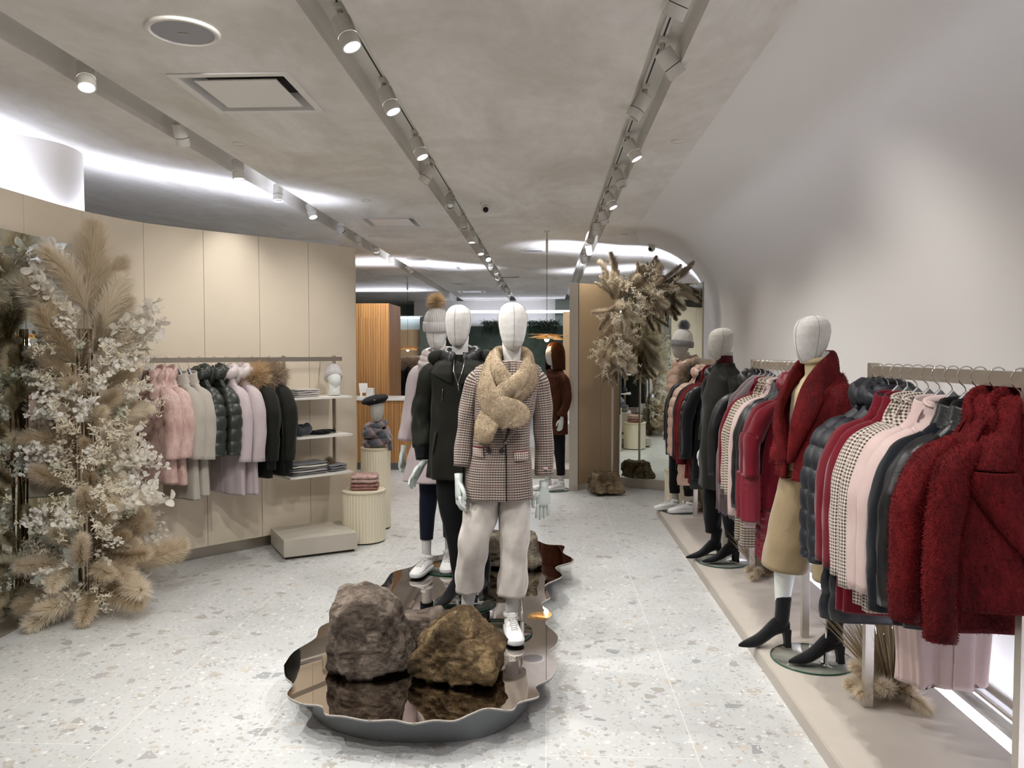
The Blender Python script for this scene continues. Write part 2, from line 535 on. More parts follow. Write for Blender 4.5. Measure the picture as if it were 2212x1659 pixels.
def ribbon(g, A, B, z0, z1):
    """solid wall section between polylines A (front) and B (back)"""
    rs = [[(a.x, a.y, z0), (a.x, a.y, z1), (b.x, b.y, z1), (b.x, b.y, z0)] for a, b in zip(A, B)]
    g.rings(rs, cap=True)
n = 8
for k in range(len(WL) - 1):
    i0, i1 = k * n, (k + 1) * n
    A = [p.copy() for p in pin[i0:i1 + 1]]; B = [p.copy() for p in pmid[i0:i1 + 1]]
    for Q in (A, B):                        # shave the ends for the shadow gap
        d = (Q[1] - Q[0]).normalized(); Q[0] += d * 0.002
        d = (Q[-2] - Q[-1]).normalized(); Q[-1] += d * 0.002
    g = G(); ribbon(g, A, B, 0.085, WZ)
    g.obj('panel', m_cream, wl, smooth='auto')
g = G(); ribbon(g, offs(path, -0.0205), pback, 0.0, WZ - 0.004); g.obj('core', m_dark, wl, smooth='auto')
g = G(); ribbon(g, offs(path, -0.024), pback, 0.0, 0.0); 
g = G(); ribbon(g, offs(path, -0.012), offs(path, -0.02), 0.002, 0.083); struct('baseboard_left', g, m_steel, smooth='auto')
g = G(); g.bar((pin[-1].x + 0.003, pin[-1].y, WZ / 2), (pback[-1].x + 0.003, pback[-1].y + 0.004, WZ / 2), 0.012, WZ, (0, 0, 1)); g.obj('end_panel', m_cream, wl, smooth=False)

# round white column that rises behind the panel wall
g = G(); g.lathe([(0.42, 0), (0.42, 3.0)], 64, -3.66, 5.18, cap=False)
struct('column', g, m_wall)['kind'] = 'structure'
# plain wall far behind the panel wall
g = G(); g.bar((-6.9, 8.6, 1.5), (-2.6, 9.6, 1.5), 0.1, 3.0); struct('wall_behind', g, m_wall, smooth=False)

# rear of the shop: green planted wall, grey-green walls, tan panels
struct('wall_green', G().box(-3.0, 2.4, 20.0, 20.1, 0, 2.29), m_green, smooth=False)
struct('wall_recess', G().box(-3.6, 2.6, 20.8, 20.9, 0, 3.0), m_wall, smooth=False)
struct('wall_teal', G().box(0.22, 2.45, 20.3, 20.4, 2.2, 3.0), m_teal, smooth=False)
struct('trim_2', G().box(-2.3, 2.4, 19.9, 19.93, 2.63, 2.665), m_led, smooth=False)
struct('trim_3', G().box(-2.3, 2.4, 19.93, 20.1, 2.63, 2.70), m_wall, smooth=False)
struct('wall_tan', G().box(-5.0, -2.78, 17.0, 17.1, 0, 2.11), m_tan, smooth=False)
struct('wall_tan_upper', G().box(-5.0, -2.78, 17.1, 17.2, 2.11, 2.42), m_teal, smooth=False)
struct('trim_4', G().box(-3.6, -2.8, 16.97, 17.0, 2.36, 2.39), m_led, smooth=False)
struct('column_teal', G().box(-2.80, -2.5, 16.9, 17.2, 0, 2.39), plain('dark grey green column', '#4d5652', 0.7), smooth=False)
struct('wall_brown', G().box(0.27, 0.8, 12.8, 12.9, 0, 2.28), m_tan, smooth=False)

# cove uplights, and one added fill run, along the tops of the low walls
cv = [pback[i] for i in range(8 * 8, len(pback), 6)] + [pback[-1]]
for a, b in zip(cv, cv[1:]):
    d = (b - a).normalized(); nrm = Vector((-d.y, d.x, 0)) * 0.05
    cove_run((a + nrm)[:2], (b + nrm)[:2], 2.46, 2.7, tilt=R(22), spread=75)
    cove_run((a + nrm * 2)[:2], (b + nrm * 2)[:2], 2.46, 4.2, tilt=R(40), spread=170)  # added wide fill, brightens the dark wall and ceiling behind the panels
cove_run((-3.5, 4.6), (-3.3, 5.0), 2.3, 2.0, tilt=R(0), spread=150)
cove_run((0.2, 9.75), (1.0, 10.3), 2.35, 14, tilt=R(25), spread=80)
cove_run((1.0, 10.3), (2.0, 10.6), 2.35, 14, tilt=R(25), spread=90)
cove_run((-2.2, 11.6), (-1.0, 12.6), 2.35, 8, tilt=R(15), spread=90)
cove_run((-3.2, 12.0), (-2.2, 11.6), 2.35, 8, tilt=R(0), spread=110)
cove_run((-2.5, 20.45), (0.2, 20.45), 2.3, 3, tilt=R(10), spread=150)
cove_run((0.3, 13.3), (1.6, 12.6), 2.35, 8, tilt=R(10), spread=110)
cove_run((-4.6, 17.4), (-2.8, 17.4), 2.4, 8, tilt=R(-25), spread=110)

# right hand display platform with the light trough along the wall
PY1 = 7.62
out = [(1.09, -2.9), (1.775, -2.9), (1.775, PY1 + 0.35)] + [(1.44 - 0.35 * sin(R(a)), PY1 + 0.0 + 0.35 * cos(R(a))) for a in range(0, 91, 10)]
t = thing('display_platform', 'long low greige display platform under the coat racks along the right wall', 'platform', (0, 0, 0))
g = G(); g.prism([(x, y) for x, y in reversed(out)], 0.0, 0.066); g.obj('base', m_platform2, t, smooth='auto', bevel=0.003)
ins = [(max(x, 1.095) if x < 1.2 else x, y) for x, y in out]
g = G(); g.prism([(x, y) for x, y in reversed(ins)], 0.0661, 0.070); g.obj('top_plate', m_platform, t, smooth=False)
g = G(); g.box(1.78, 1.845, -2.9, 7.95, 0.0, 0.055); o = g.obj('floor_light_strip', m_led, smooth=False)
tag(o, 'glowing white light strip running along the foot of the right wall', 'light')
g = G(); g.box(1.85, 1.95, -2.9, 8.6, 0.0, 0.06); struct('trim_5', g, m_wall, smooth=False)
g = G(); g.tube([(1.90, -2.9, 0.10), (1.90, 8.4, 0.10)], 0.014, 8); o = g.obj('floor_pipe', m_steel2)
tag(o, 'thin grey metal pipe lying behind the glowing strip along the right wall', 'pipe')

# tall wall mirrors
mt = thing('wall_mirror', 'tall frameless wall mirror behind the big dried flower column on the left', 'mirror')
G().box(-3.115, -3.095, 3.8, 4.9, 0.085, 2.305).obj('glass', m_mirror, mt, smooth=False)
G().box(-3.115, -3.06, 3.8, 4.9, 0.0, 0.085).obj('base_rail', m_steel, mt, smooth=False)
G().box(-3.115, -3.093, 4.9, 4.904, 0.0, 2.309).obj('frame', m_steel, mt, smooth=False)
p = Vector((0.881, 9.211, 0)); d = Vector((0.905, -0.426, 0)).normalized(); q = p + d * 0.965
mt = thing('wall_mirror', 'angled full height mirror beside the white wall, showing the opposite coat rack', 'mirror')
nb = Vector((0.426, 0.905, 0)) * 0.012
G().bar(p + nb + Vector((0, 0, 1.25)), q + nb + Vector((0, 0, 1.25)), 0.02, 2.28).obj('glass', m_mirror, mt, smooth=False)
G().bar(p + nb + Vector((0, 0, 0.055)), q + nb + Vector((0, 0, 0.055)), 0.024, 0.105).obj('base_rail', m_steel2, mt, smooth=False)
G().bar(q + nb * 1.2 + Vector((0, 0, 1.2)), q + nb * 1.2 + d * 0.012 + Vector((0, 0, 1.2)), 0.026, 2.4).obj('frame', m_steel, mt, smooth=False)

# tan partition with the steel end
pt = bpy.data.objects.new('wall_partition', None); COL.objects.link(pt); pt['kind'] = 'structure'
a = Vector((0.37, 8.90, 0)); b = Vector((0.885, 9.37, 0)); d = (b - a).normalized(); nb = Vector((-d.y, d.x, 0))
for i, (s0, s1) in enumerate(((0.0, 0.365), (0.368, 0.697))):
    G().bar(a + d * s0 + nb * 0.05 + Vector((0, 0, 1.235)), a + d * s1 + nb * 0.05 + Vector((0, 0, 1.235)), 0.1, 2.33).obj('panel', m_tan, pt, smooth=False)
G().bar(a + nb * 0.052 + Vector((0, 0, 0.034)), b + nb * 0.052 + Vector((0, 0, 0.034)), 0.09, 0.07).obj('toe_kick', m_steel, pt, smooth=False)
e0 = a - d * 0.012
G().bar(e0 + Vector((0.0, 0.0, 1.2)), e0 + Vector((-0.10, 0.0, 1.2)) , 0.03, 2.4).obj('steel_end', m_steel2, pt, smooth=False)

# ---------------------------------------------------------------- ceiling fittings
def track_light(x, y, tilt_x, tilt_y, lit, label, power=None, cone=48):
    """pivoting cylinder spot hanging from the track rail; tilt aims it"""
    t = thing('track_light', label, 'spotlight', (x, y, 3.11), 0, 'white cylinder spotlights on the ceiling tracks')
    G().box(-0.018, 0.018, -0.05, 0.05, -0.02, 0.0).obj('adapter', m_spot, t, smooth=False)
    g = G(); g.tube([(0, 0, -0.02), (0, 0, -0.065)], 0.013, 10); g.obj('arm', m_spot, t)
    h = G()
    h.lathe([(0.0, 0.0), (0.040, 0.0), (0.044, -0.004), (0.044, -0.088)], 28, cap=False)
    M_ = Matrix.Translation((0, 0, -0.05)) @ Matrix.Rotation(tilt_y, 4, 'Y') @ Matrix.Rotation(tilt_x, 4, 'X')
    h.xf(M_); b = h.obj('lamp_body', m_spot, t, smooth='auto')
    h = G(); h.lathe([(0.0415, -0.088), (0.0415, -0.092)], 28, cap=False); h.xf(M_); h.obj('black_ring', m_black, t)
    h = G(); h.lathe([(0.044, -0.092), (0.044, -0.142), (0.038, -0.142), (0.034, -0.128)], 28, cap=False); h.xf(M_); h.obj('lamp_nose', m_spot, t, smooth='auto')
    h = G(); h.lathe([(0.035, -0.128), (0.034, -0.129)], 24, cap=True); h.xf(M_); h.obj('lens', m_lens if lit else m_lens_dim, t)
    if power:
        d = bpy.data.lights.new('spot', 'SPOT'); d.energy = power; d.spot_size = R(cone); d.spot_blend = 1.0; d.shadow_soft_size = 0.02; d.color = (1.0, 0.975, 0.935)
        o = bpy.data.objects.new('spot', d); COL.objects.link(o); o.parent = t
        o.matrix_local = M_ @ Matrix.Translation((0, 0, -0.15))
    return t

def aim(x, y, tx, ty, tz):
    """tilts (about X then Y) that point the lamp at a target"""
    v = Vector((tx - x, ty - y, tz - 3.06)).normalized()
    # body axis -Z ; R = Ry(b) Rx(a): -Z -> a rotates about X, then b about Y
    a = math.asin(max(-1, min(1, v.y)))
    b = math.atan2(-v.x, -v.z)
    return a, b

RX = [-2.34, -0.905, 0.555]
spots = {
    0: [2.0, 2.95, 3.86, 4.85, 5.78, 6.68, 7.56, 8.58, 9.46, 10.47, 11.54, 12.86],
    1: [1.0, 1.8, 2.6, 3.39, 4.29, 5.29, 6.07, 7.23, 8.3, 9.27, 10.42, 11.4, 12.4, 13.4, 14.5, 15.7, 17.0, 18.4],
    2: [0.9, 1.7, 2.4, 3.11, 3.81, 4.46, 5.41, 6.3, 7.19, 8.01, 8.7, 9.42, 10.5, 11.6]}
tgt = {   # where each lamp points
    0: [(-0.6, 3.3, 0), (0.0, 4.0, 0), (-1.6, 2.8, 0.0), (-2.4, 6.0, 1.2), (-2.25, 5.9, 0.8), (-2.3, 6.3, 1.2), (-1.5, 6.9, 0.6), (-2.2, 10.3, 1), (-2.2, 10.6, 1), (-2.4, 12.8, 1), (-2.4, 13, 1), (-1, 13.8, 1)],
    1: [(-2.0, 2.6, 0), (-2.6, 4.2, 0.6), (-2.8, 4.7, 1.5), (0.4, 3.0, 0.0), (0.3, 4.0, 0.3), (0.3, 4.9, 0.3), (-2.0, 6.1, 1.2), (-0.7, 5.6, 0.8), (-0.4, 7.2, 0), (-0.8, 9.0, 0), (-0.5, 9.6, 0), (0.1, 9.5, 1), (-1, 16, 0.0), (0, 17, 0.0), (-2, 17, 1), (-3, 17, 1), (0, 19.8, 1), (-1, 19.8, 1)],
    2: [(1.3, 2.0, 0.9), (1.4, 2.8, 1.0), (0.2, 3.2, 0.0), (-0.3, 4.1, 1.2), (1.85, 4.2, 1.3), (-0.5, 4.6, 1.2), (1.5, 5.2, 1.2), (1.3, 5.9, 1.2), (1.35, 6.8, 1.2), (1.2, 8.6, 1.4), (0.6, 9.2, 1.5), (0.1, 9.0, 1.3), (1.0, 12.0, 1), (0.6, 13.9, 1)]}
litset = {0: {2, 4, 6, 9}, 1: {3, 4, 5, 9, 10, 11, 12, 13, 14, 15, 17}, 2: {3, 6, 8, 10, 12}}
tn = {0: 'left', 1: 'middle', 2: 'right'}
ords = ['nearest', 'second', 'third', 'fourth', 'fifth', 'sixth', 'seventh', 'eighth', 'ninth', 'tenth', 'eleventh', 'twelfth', 'thirteenth', 'fourteenth', 'fifteenth']
first_seen = {0: 2, 1: 3, 2: 3}
for k in range(3):
    for i, (y, tg) in enumerate(zip(spots[k], tgt[k])):
        a, b = aim(RX[k], y, *tg)
        dist = (Vector(tg) - Vector((RX[k], y, 3.06))).length
        j = i - first_seen[k]
        if j < 0:
            lab = 'white spotlight on the %s ceiling track, %s overhead before the picture edge' % (tn[k], ['closest', 'next', 'last'][i])
        else:
            lab = 'white cylinder spotlight, %s from the front on the %s ceiling track' % (ords[j], tn[k])
        track_light(RX[k] , y, a, b, i in litset[k], lab, power=SPOT * min(2.2, (dist / 2.2) ** 1.2) * (0.55 if k == 0 and 3 <= i <= 5 else 1.0), cone=88)
    t = thing('track_rail', 'white %s ceiling track rail with a dark line, recessed in its slot' % tn[k], 'track rail', (RX[k], 0, 3.13))
    G().box(-0.018, 0.018, SY0 + 0.05, SY1 - 0.05, -0.018, -0.001).obj('rail', m_spot, t, smooth=False)
    G().box(-0.004, 0.004, SY0 + 0.05, SY1 - 0.05, -0.020, -0.018).obj('contact_groove', m_black, t, smooth=False)

def ac(x, y, label):
    t = thing('ceiling_vent', label, 'air vent', (x, y, 3.0), 0, 'square air conditioning cassettes')
    g = G()
    def sq(r, z): return [(-r, -r, z), (r, -r, z), (r, r, z), (-r, r, z)]
    g.rings([sq(.312, -.001), sq(.312, -.008), sq(.272, -.008), sq(.245, .085)], cap=False); g.obj('frame', m_white, t, smooth=False)
    G().box(-.245, .245, -.245, .245, 0.085, 0.095).obj('duct', m_black, t, smooth=False)
    G().box(-.215, .215, -.215, .215, -0.006, 0.002).obj('cover_plate', m_white, t, smooth=False, bevel=0.003)
vl = ['largest square air vent with a white cover plate in the ceiling at upper left', 'second square ceiling vent, beside the white dome camera on the left',
      'third square ceiling vent, small and far back above the wood cabinet', 'farthest square ceiling vent, tiny near the end of the middle track']
for (x, y), l in zip(VENTS, vl): ac(x, y, l)

def disc(name, cat, x, y, r, label, mats, h=0.012, grp=None):
    t = thing(name, label, cat, (x, y, 3.0), 0, grp)
    g = G(); g.lathe([(r, -0.0005), (r, -h * 0.6), (r * 0.95, -h), (r * 0.84, -h), (r * 0.83, -h * 0.5)], 48, cap=False); g.obj('rim', mats[0], t)
    g = G(); g.lathe([(r * 0.83, -h * 0.5), (r * 0.4, -h * 0.7), (0.001, -h * 0.75)], 48, cap=False); g.obj('cover', mats[1], t)
    return t
m_grille = plain('grey speaker grille', '#a3a2a6', 0.6, bump=0.3, bscale=900)
t = disc('ceiling_speaker', 'speaker', -1.585, 3.34, 0.155, 'large round grey ceiling speaker at upper left', (m_spot, m_grille), grp='round ceiling speakers')
G().box(-0.02, 0.02, -0.004, 0.004, -0.0125, -0.0095).obj('badge', m_steel, t, smooth=False, rot=(0, 0, 0.2))
disc('ceiling_speaker', 'speaker', -1.95, 11.5, 0.15, 'round ceiling speaker in front of the third vent', (m_spot, m_grille), grp='round ceiling speakers')
disc('ceiling_speaker', 'speaker', -0.2, 10.6, 0.17, 'round ceiling speaker between the middle and right tracks far back', (m_spot, m_grille), grp='round ceiling speakers')
disc('ceiling_speaker', 'speaker', -1.78, 15.6, 0.15, 'smallest round ceiling speaker, behind the third vent', (m_spot, m_grille), grp='round ceiling speakers')
for x, y, l in ((-2.06, 5.12, 'small round white sprinkler cap near the left track, below the largest vent'), (0.86, 5.19, 'small round sprinkler cap on the plain ceiling right of the right track'),
                (-1.66, 7.05, 'small round sprinkler cap just in front of the second vent'), (0.92, 9.2, 'small round sprinkler cap near the right dome camera'),
                (-2.1, 9.2, 'small round sprinkler cap behind the left dome camera'), (-2.1, 14.0, 'small round sprinkler cap far back by the left track'), (0.15, 14.6, 'small round sprinkler cap far back near the pendant lamp')):
    disc('sprinkler_cap', 'sprinkler', x, y, 0.042, l, (m_spot, m_white), 0.01, 'ceiling sprinkler caps')
t = thing('slot_diffuser', 'short dark linear air slot in the ceiling far back right of the middle track', 'air vent', (-0.68, 14.2, 3.0))
G().box(-0.19, 0.19, -0.09, 0.09, -0.01, -0.001).obj('frame', m_spot, t, smooth=False); G().box(-0.17, 0.17, -0.05, 0.05, -0.012, -0.0101).obj('slot', m_black, t, smooth=False)
def cctv(x, y, rz, label):
    t = thing('dome_camera', label, 'security camera', (x, y, 3.0), rz, 'white dome security cameras')
    g = G(); g.lathe([(0.055, -0.0005), (0.055, -0.022), (0.05, -0.028), (0.0, -0.028)], 32, cap=False); g.obj('mount', m_white, t)
    g = G(); g.lathe([(0.0, 0.05)] + [(0.046 * cos(R(a)), 0.0 + 0.046 * sin(R(a))) for a in range(80, -81, -10)], 28, cap=False)
    g.xf(Matrix.Translation((0, 0, -0.062))); g.obj('eyeball', m_white, t)
    g = G(); g.lathe([(0.026, 0.0), (0.024, 0.012), (0.0, 0.016)], 24, cap=False); g.xf(Matrix.Translation((0, -0.036, -0.076)) @ Matrix.Rotation(R(115), 4, 'X')); g.obj('lens', m_black, t)
cctv(-0.567, 7.2, 0.0, 'white dome security camera with black lens in the middle of the ceiling')
cctv(-2.24, 8.3, 2.6, 'white dome security camera above the left panel wall')
cctv(1.343, 10.0, -0.7, 'white dome security camera near the right wall')

# petal pendant lamps
m_petal = leafmat('warm wood veneer petal', '#ecd6ae', 0.5)
def pendant(x, y, zb, s, label, zt=3.0):
    t = thing('pendant_lamp', label, 'lamp', (x, y, zb), 0, 'petal pendant lamps')
    g = G(); g.lathe([(0.035 * s, zt - zb - 0.001), (0.035 * s, zt - zb - 0.02), (0.004, zt - zb - 0.022)], 20, cap=False); g.obj('ceiling_rose', m_spot, t)
    g = G(); g.tube([(0, 0, zt - zb - 0.02), (0, 0, 0.07 * s)], 0.003, 6); g.obj('cord', m_black, t)
    g = G(); g.lathe([(0.014, zt - zb - 0.1), (0.014, zt - zb - 0.24)], 12); g.obj('cord_grip', m_shelf, t)
    for k, (a, L, dz) in enumerate(((0, .24, -.02), (55, .20, -.05), (110, .19, .0), (165, .21, .0), (215, .2, -.045), (260, .19, -.06), (310, .21, -.07))):
        g = G(); rs = []
        for i in range(9):
            f = i / 8; w = 0.105 * s * math.sqrt(max(0.0, 1 - (2 * f - 1.1) ** 2 / 1.22)) if f > 0.02 else 0.02 * s
            rr = f * L * s
            rs.append([(rr, v * w, 0.055 * s + dz * s * f - 0.18 * (v * w) ** 2 / s) for v in (-1, -.5, 0, .5, 1)])
        g.rings(rs, cap=False, closed=False); g.xf(Matrix.Rotation(R(a), 4, 'Z')); g.obj('petal', m_petal, t, solid=0.0015)
    g = G(); g.lathe([(0.0, -0.035 * s)] + [(0.028 * s * cos(R(a)), -0.005 * s + 0.028 * s * sin(R(a))) for a in range(-80, 61, 20)] + [(0.012 * s, 0.05 * s)], 20, cap=False); g.obj('bulb', m_ledwarm, t)
    d = bpy.data.lights.new('bulb', 'POINT'); d.energy = 2.2; d.color = (1, .75, .45); d.shadow_soft_size = 0.04
    o = bpy.data.objects.new('bulb_light', d); COL.objects.link(o); o.parent = t; o.location = (0, 0, -0.07 * s)
pendant(0.0, 8.9, 1.76, 1.05, 'petal shaped wooden pendant lamp with a lit bulb beside the tan partition')
pendant(-2.58, 14.2, 1.66, 1.05, 'smaller looking petal pendant lamp in front of the far tan wall')
# ---------------------------------------------------------------- cloth, fur and body builders
random.seed(11)
rng = np.random.default_rng(5)

def fuzz(parent, srcs, n, L, w, mat, droop=0.5, name='fur_pile', seed=1, spread=0.6, kind='stuff', grav=(0, 0, -1)):
    """short hair ribbons grown from the faces of the gathered surfaces"""
    r = np.random.default_rng(seed)
    P = []; Nn = []
    tris = []
    for g in srcs:
        V = np.array(g.v, float)
        F = [q for q in g.f if len(q) >= 3]
        q4 = np.array([q for q in F if len(q) == 4]); q3 = np.array([q for q in F if len(q) == 3])
        if len(q4): tris.append(V[q4[:, [0, 1, 2]]]); tris.append(V[q4[:, [0, 2, 3]]])
        if len(q3): tris.append(V[q3])
    T = np.concatenate(tris)
    cr = np.cross(T[:, 1] - T[:, 0], T[:, 2] - T[:, 0]); A = np.linalg.norm(cr, axis=1) + 1e-12
    idx = r.choice(len(T), n, p=A / A.sum())
    u = r.random((n, 1)); v = r.random((n, 1)); fl = (u + v) > 1; u = np.where(fl, 1 - u, u); v = np.where(fl, 1 - v, v)
    t = T[idx]; P = t[:, 0] + u * (t[:, 1] - t[:, 0]) + v * (t[:, 2] - t[:, 0]); Nn = cr[idx] / A[idx][:, None]
    g0 = np.array(grav, float)
    d = Nn + r.normal(0, spread * 0.5, (n, 3)) + g0 * droop
    d /= np.linalg.norm(d, axis=1)[:, None]
    s = np.cross(d, r.normal(0, 1, (n, 3))); s /= np.linalg.norm(s, axis=1)[:, None] + 1e-9
    ln = L * (0.6 + 0.7 * r.random((n, 1)))
    mid = P + d * ln * 0.55; d2 = d + g0 * droop * 0.7; d2 /= np.linalg.norm(d2, axis=1)[:, None]
    tip = mid + d2 * ln * 0.45
    P = P - Nn * 0.002
    V = np.stack([P - s * w / 2, P + s * w / 2, mid - s * w * 0.4, mid + s * w * 0.4, tip], axis=1).reshape(-1, 3)
    b = np.arange(n) * 5
    me = bpy.data.meshes.new(name)
    me.vertices.add(len(V)); me.vertices.foreach_set('co', V.ravel())
    loops = np.stack([b, b + 1, b + 3, b + 2, b + 2, b + 3, b + 4], axis=1).ravel()
    me.loops.add(len(loops)); me.loops.foreach_set('vertex_index', loops)
    me.polygons.add(2 * n)
    st = np.stack([np.arange(n) * 7, np.arange(n) * 7 + 4], axis=1).ravel()
    me.polygons.foreach_set('loop_start', st)
    me.update(calc_edges=True)
    me.materials.append(mat)
    o = bpy.data.objects.new(name, me); COL.objects.link(o)
    if parent is not None: o.parent = parent
    if kind: o['kind'] = kind
    return o

def se(t, p):
    cc, ss = cos(t), sin(t)
    return math.copysign(abs(cc) ** (2 / p), cc), math.copysign(abs(ss) ** (2 / p), ss)

class Torso:
    """rows: (z, a, b, cx, cy) half width, half depth, centre"""
    def __init__(self, rows, p=2.5, fold=0.0, quilt=0.0, qamp=0.0, seed=0.0, nz=60, n=56, lump=0.0, kf=7):
        self.rows = sorted(rows); self.p = p; self.fold = fold; self.quilt = quilt; self.qamp = qamp; self.seed = seed
        self.nz = nz; self.n = n; self.lump = lump; self.kf = kf
        self.z0 = self.rows[0][0]; self.z1 = self.rows[-1][0]
    def at(self, th, z, off=0.0):
        a, b, cx, cy = interp(self.rows, z)
        q = 0.0
        if self.quilt:
            q = self.qamp * (abs(sin(pi * (z - self.z0 + 0.006 * sin(3 * th + self.seed)) / self.quilt)) ** 0.55 - 0.6)
        f = 0.0
        if self.fold:
            k = min(1.0, max(0.0, (self.z1 - 0.12 - z) / max(0.01, (self.z1 - self.z0)))) ** 1.3
            f = self.fold * k * (sin(self.kf * th + self.seed * 3 + 2 * sin(z * 3 + self.seed)) + 0.5 * sin((self.kf * 2 - 1) * th + self.seed))
        l = self.lump * N3(cos(th) * 1.6 + self.seed * 7, sin(th) * 1.6, z * 7) if self.lump else 0
        e = off + q + f + l
        x, y = se(th, self.p)
        return Vector((cx + (a + e) * x, cy + (b + e) * y, z))
    def front(self, x, z, off=0.0):
        a, b, cx, cy = interp(self.rows, z)
        a = max(a + 0.001, 0.01)
        xx = max(-0.995, min(0.995, (x - cx) / a))
        # solve angle for this x on the front half
        cth = math.copysign(abs(xx) ** (self.p / 2), xx)
        th = -math.acos(max(-1, min(1, cth)))
        pt = self.at(th, z, off)
        return Vector((x, pt.y, z))
    def geo(self, cap=True):
        g = G(); rs = []
        for i in range(self.nz + 1):
            z = lerp(self.z0, self.z1, i / self.nz)
            rs.append([self.at(2 * pi * k / self.n, z) for k in range(self.n)])
        # turn the hem inwards so the cloth has an edge
        r0 = [Vector(p) + (Vector((interp(self.rows, self.z0)[2], interp(self.rows, self.z0)[3], self.z0)) - Vector(p)).normalized() * 0.012 + Vector((0, 0, 0.012)) for p in rs[0]]
        return g.rings([r0] + rs, cap)
    def strip(self, L, Rr, off=0.006, bulge=0.006, n=14, m=7, inner=-0.004):
        """thick patch on the front between two edge curves of (x, z) control points"""
        Ls = spline([(x, 0, z) for x, z in L], n) if len(L) > 2 else [Vector((lerp(L[0][0], L[1][0], i / n), 0, lerp(L[0][1], L[1][1], i / n))) for i in range(n + 1)]
        Rs = spline([(x, 0, z) for x, z in Rr], n) if len(Rr) > 2 else [Vector((lerp(Rr[0][0], Rr[1][0], i / n), 0, lerp(Rr[0][1], Rr[1][1], i / n))) for i in range(n + 1)]
        k = min(len(Ls), len(Rs))
        def rs_(A, i): return A[round(i * (len(A) - 1) / (k - 1))]
        g = G(); rings = []
        for i in range(k):
            a, b = rs_(Ls, i), rs_(Rs, i); ring = []
            for j in range(m):
                f = j / (m - 1); p = a.lerp(b, f)
                ring.append(self.front(p.x, p.z, off + bulge * sin(pi * f)))
            for j in (m - 1, 0):
                p = a.lerp(b, j / (m - 1)); ring.append(self.front(p.x, p.z, inner))
            rings.append(ring)
        return g.rings(rings)

def sleeve_geo(path, rad, flat=0.85, n=22, seg=7, quilt=0.0, qamp=0.0, fold=0.003, seed=0.0, up=None, wr=0.0):
    pts = spline(path, seg); m = len(pts)
    rr = []
    L = 0; acc = [0]
    for a, b in zip(pts, pts[1:]): L += (b - a).length; acc.append(L)
    for i in range(m):
        t = i / (m - 1) * (len(rad) - 1); k = min(int(t), len(rad) - 2); r = lerp(rad[k], rad[k + 1], t - k)
        if quilt: r += qamp * (abs(sin(pi * acc[i] / quilt)) ** 0.55 - 0.6)
        rr.append(r)
    g = G().tube(pts, rr, n, True, flat, up)
    V = []
    for i, p in enumerate(g.v):
        j = min(i // n, m - 1); ctr = pts[j]; d = Vector(p) - ctr
        if d.length > 1e-4:
            th = math.atan2(d.y, d.x)
            e = fold * (N3(cos(th) * 2 + seed, sin(th) * 2, acc[j] * 9 + seed) * 1.5) + wr * sin(acc[j] * 55 + 2 * sin(th + seed)) 
            p = ctr + d * (1 + e / max(d.length, 0.01))
        V.append(tuple(p))
    g.v = V
    return g

# ------------------------------------------------------------ hangers and hung coats
m_hanger = plain('grey hanger plastic', '#6d6d70', 0.5)
m_hanger_rim = plain('pale hanger rim', '#b4b5b8', 0.4)
m_hanger_in = plain('hanger label print', '#8b8b8f', 0.5)
def make_hanger(name='hanger'):
    t = bpy.data.objects.new(name, None); COL.objects.link(t)
    g = G()
    pts = spline([(.024, 0, -.016), (.022, 0, -.002), (.010, 0, .008), (-.006, 0, .009), (-.020, 0, 0), (-.027, 0, -.016), (-.026, 0, -.032), (-.016, 0, -.047), (-.004, 0, -.058), (0, 0, -.070), (0, 0, -.09)], 4)
    g.tube(pts, 0.0024, 7); g.obj('hook', m_chrome, t)
    # contoured shoulders with a pale rim
    n = 20; rs = []; rim = []
    for i in range(-n, n + 1):
        f = i / n; x = f * 0.19; zt = -0.075 - 0.215 * abs(f); h = 0.095 * (1 - abs(f)) ** 0.6 + 0.012
        y0 = -0.018 * f * f
        rs.append([(x, y0 - 0.009, zt), (x, y0 + 0.009, zt), (x, y0 + 0.009, zt - h), (x, y0 - 0.009, zt - h)])
        rim.append((x, y0 - 0.004, zt - 0.002))
    g = G().rings(rs); g.obj('shoulder_bar', m_hanger, t, smooth='auto')
    G().tube(rim, 0.0042, 8).obj('rim', m_hanger_rim, t)
    g = G()
    for dx in (-0.012, 0.004):
        for s in (1, -1): g.bar((dx - 0.006 * s, -0.0102, -0.10), (dx + 0.006 * s, -0.0102, -0.115), 0.0012, 0.002, (0, 1, 0))
    g.obj('logo', m_hanger_in, t, smooth=False)
    return t
HANGER = [None]
def hanger(loc, rz, label, group):
    if HANGER[0] is None: HANGER[0] = make_hanger(); o = HANGER[0]
    else: o = dup(HANGER[0])
    o.location = loc; o.rotation_euler = (0, 0, rz)
    return tag(o, label, 'hanger', group)

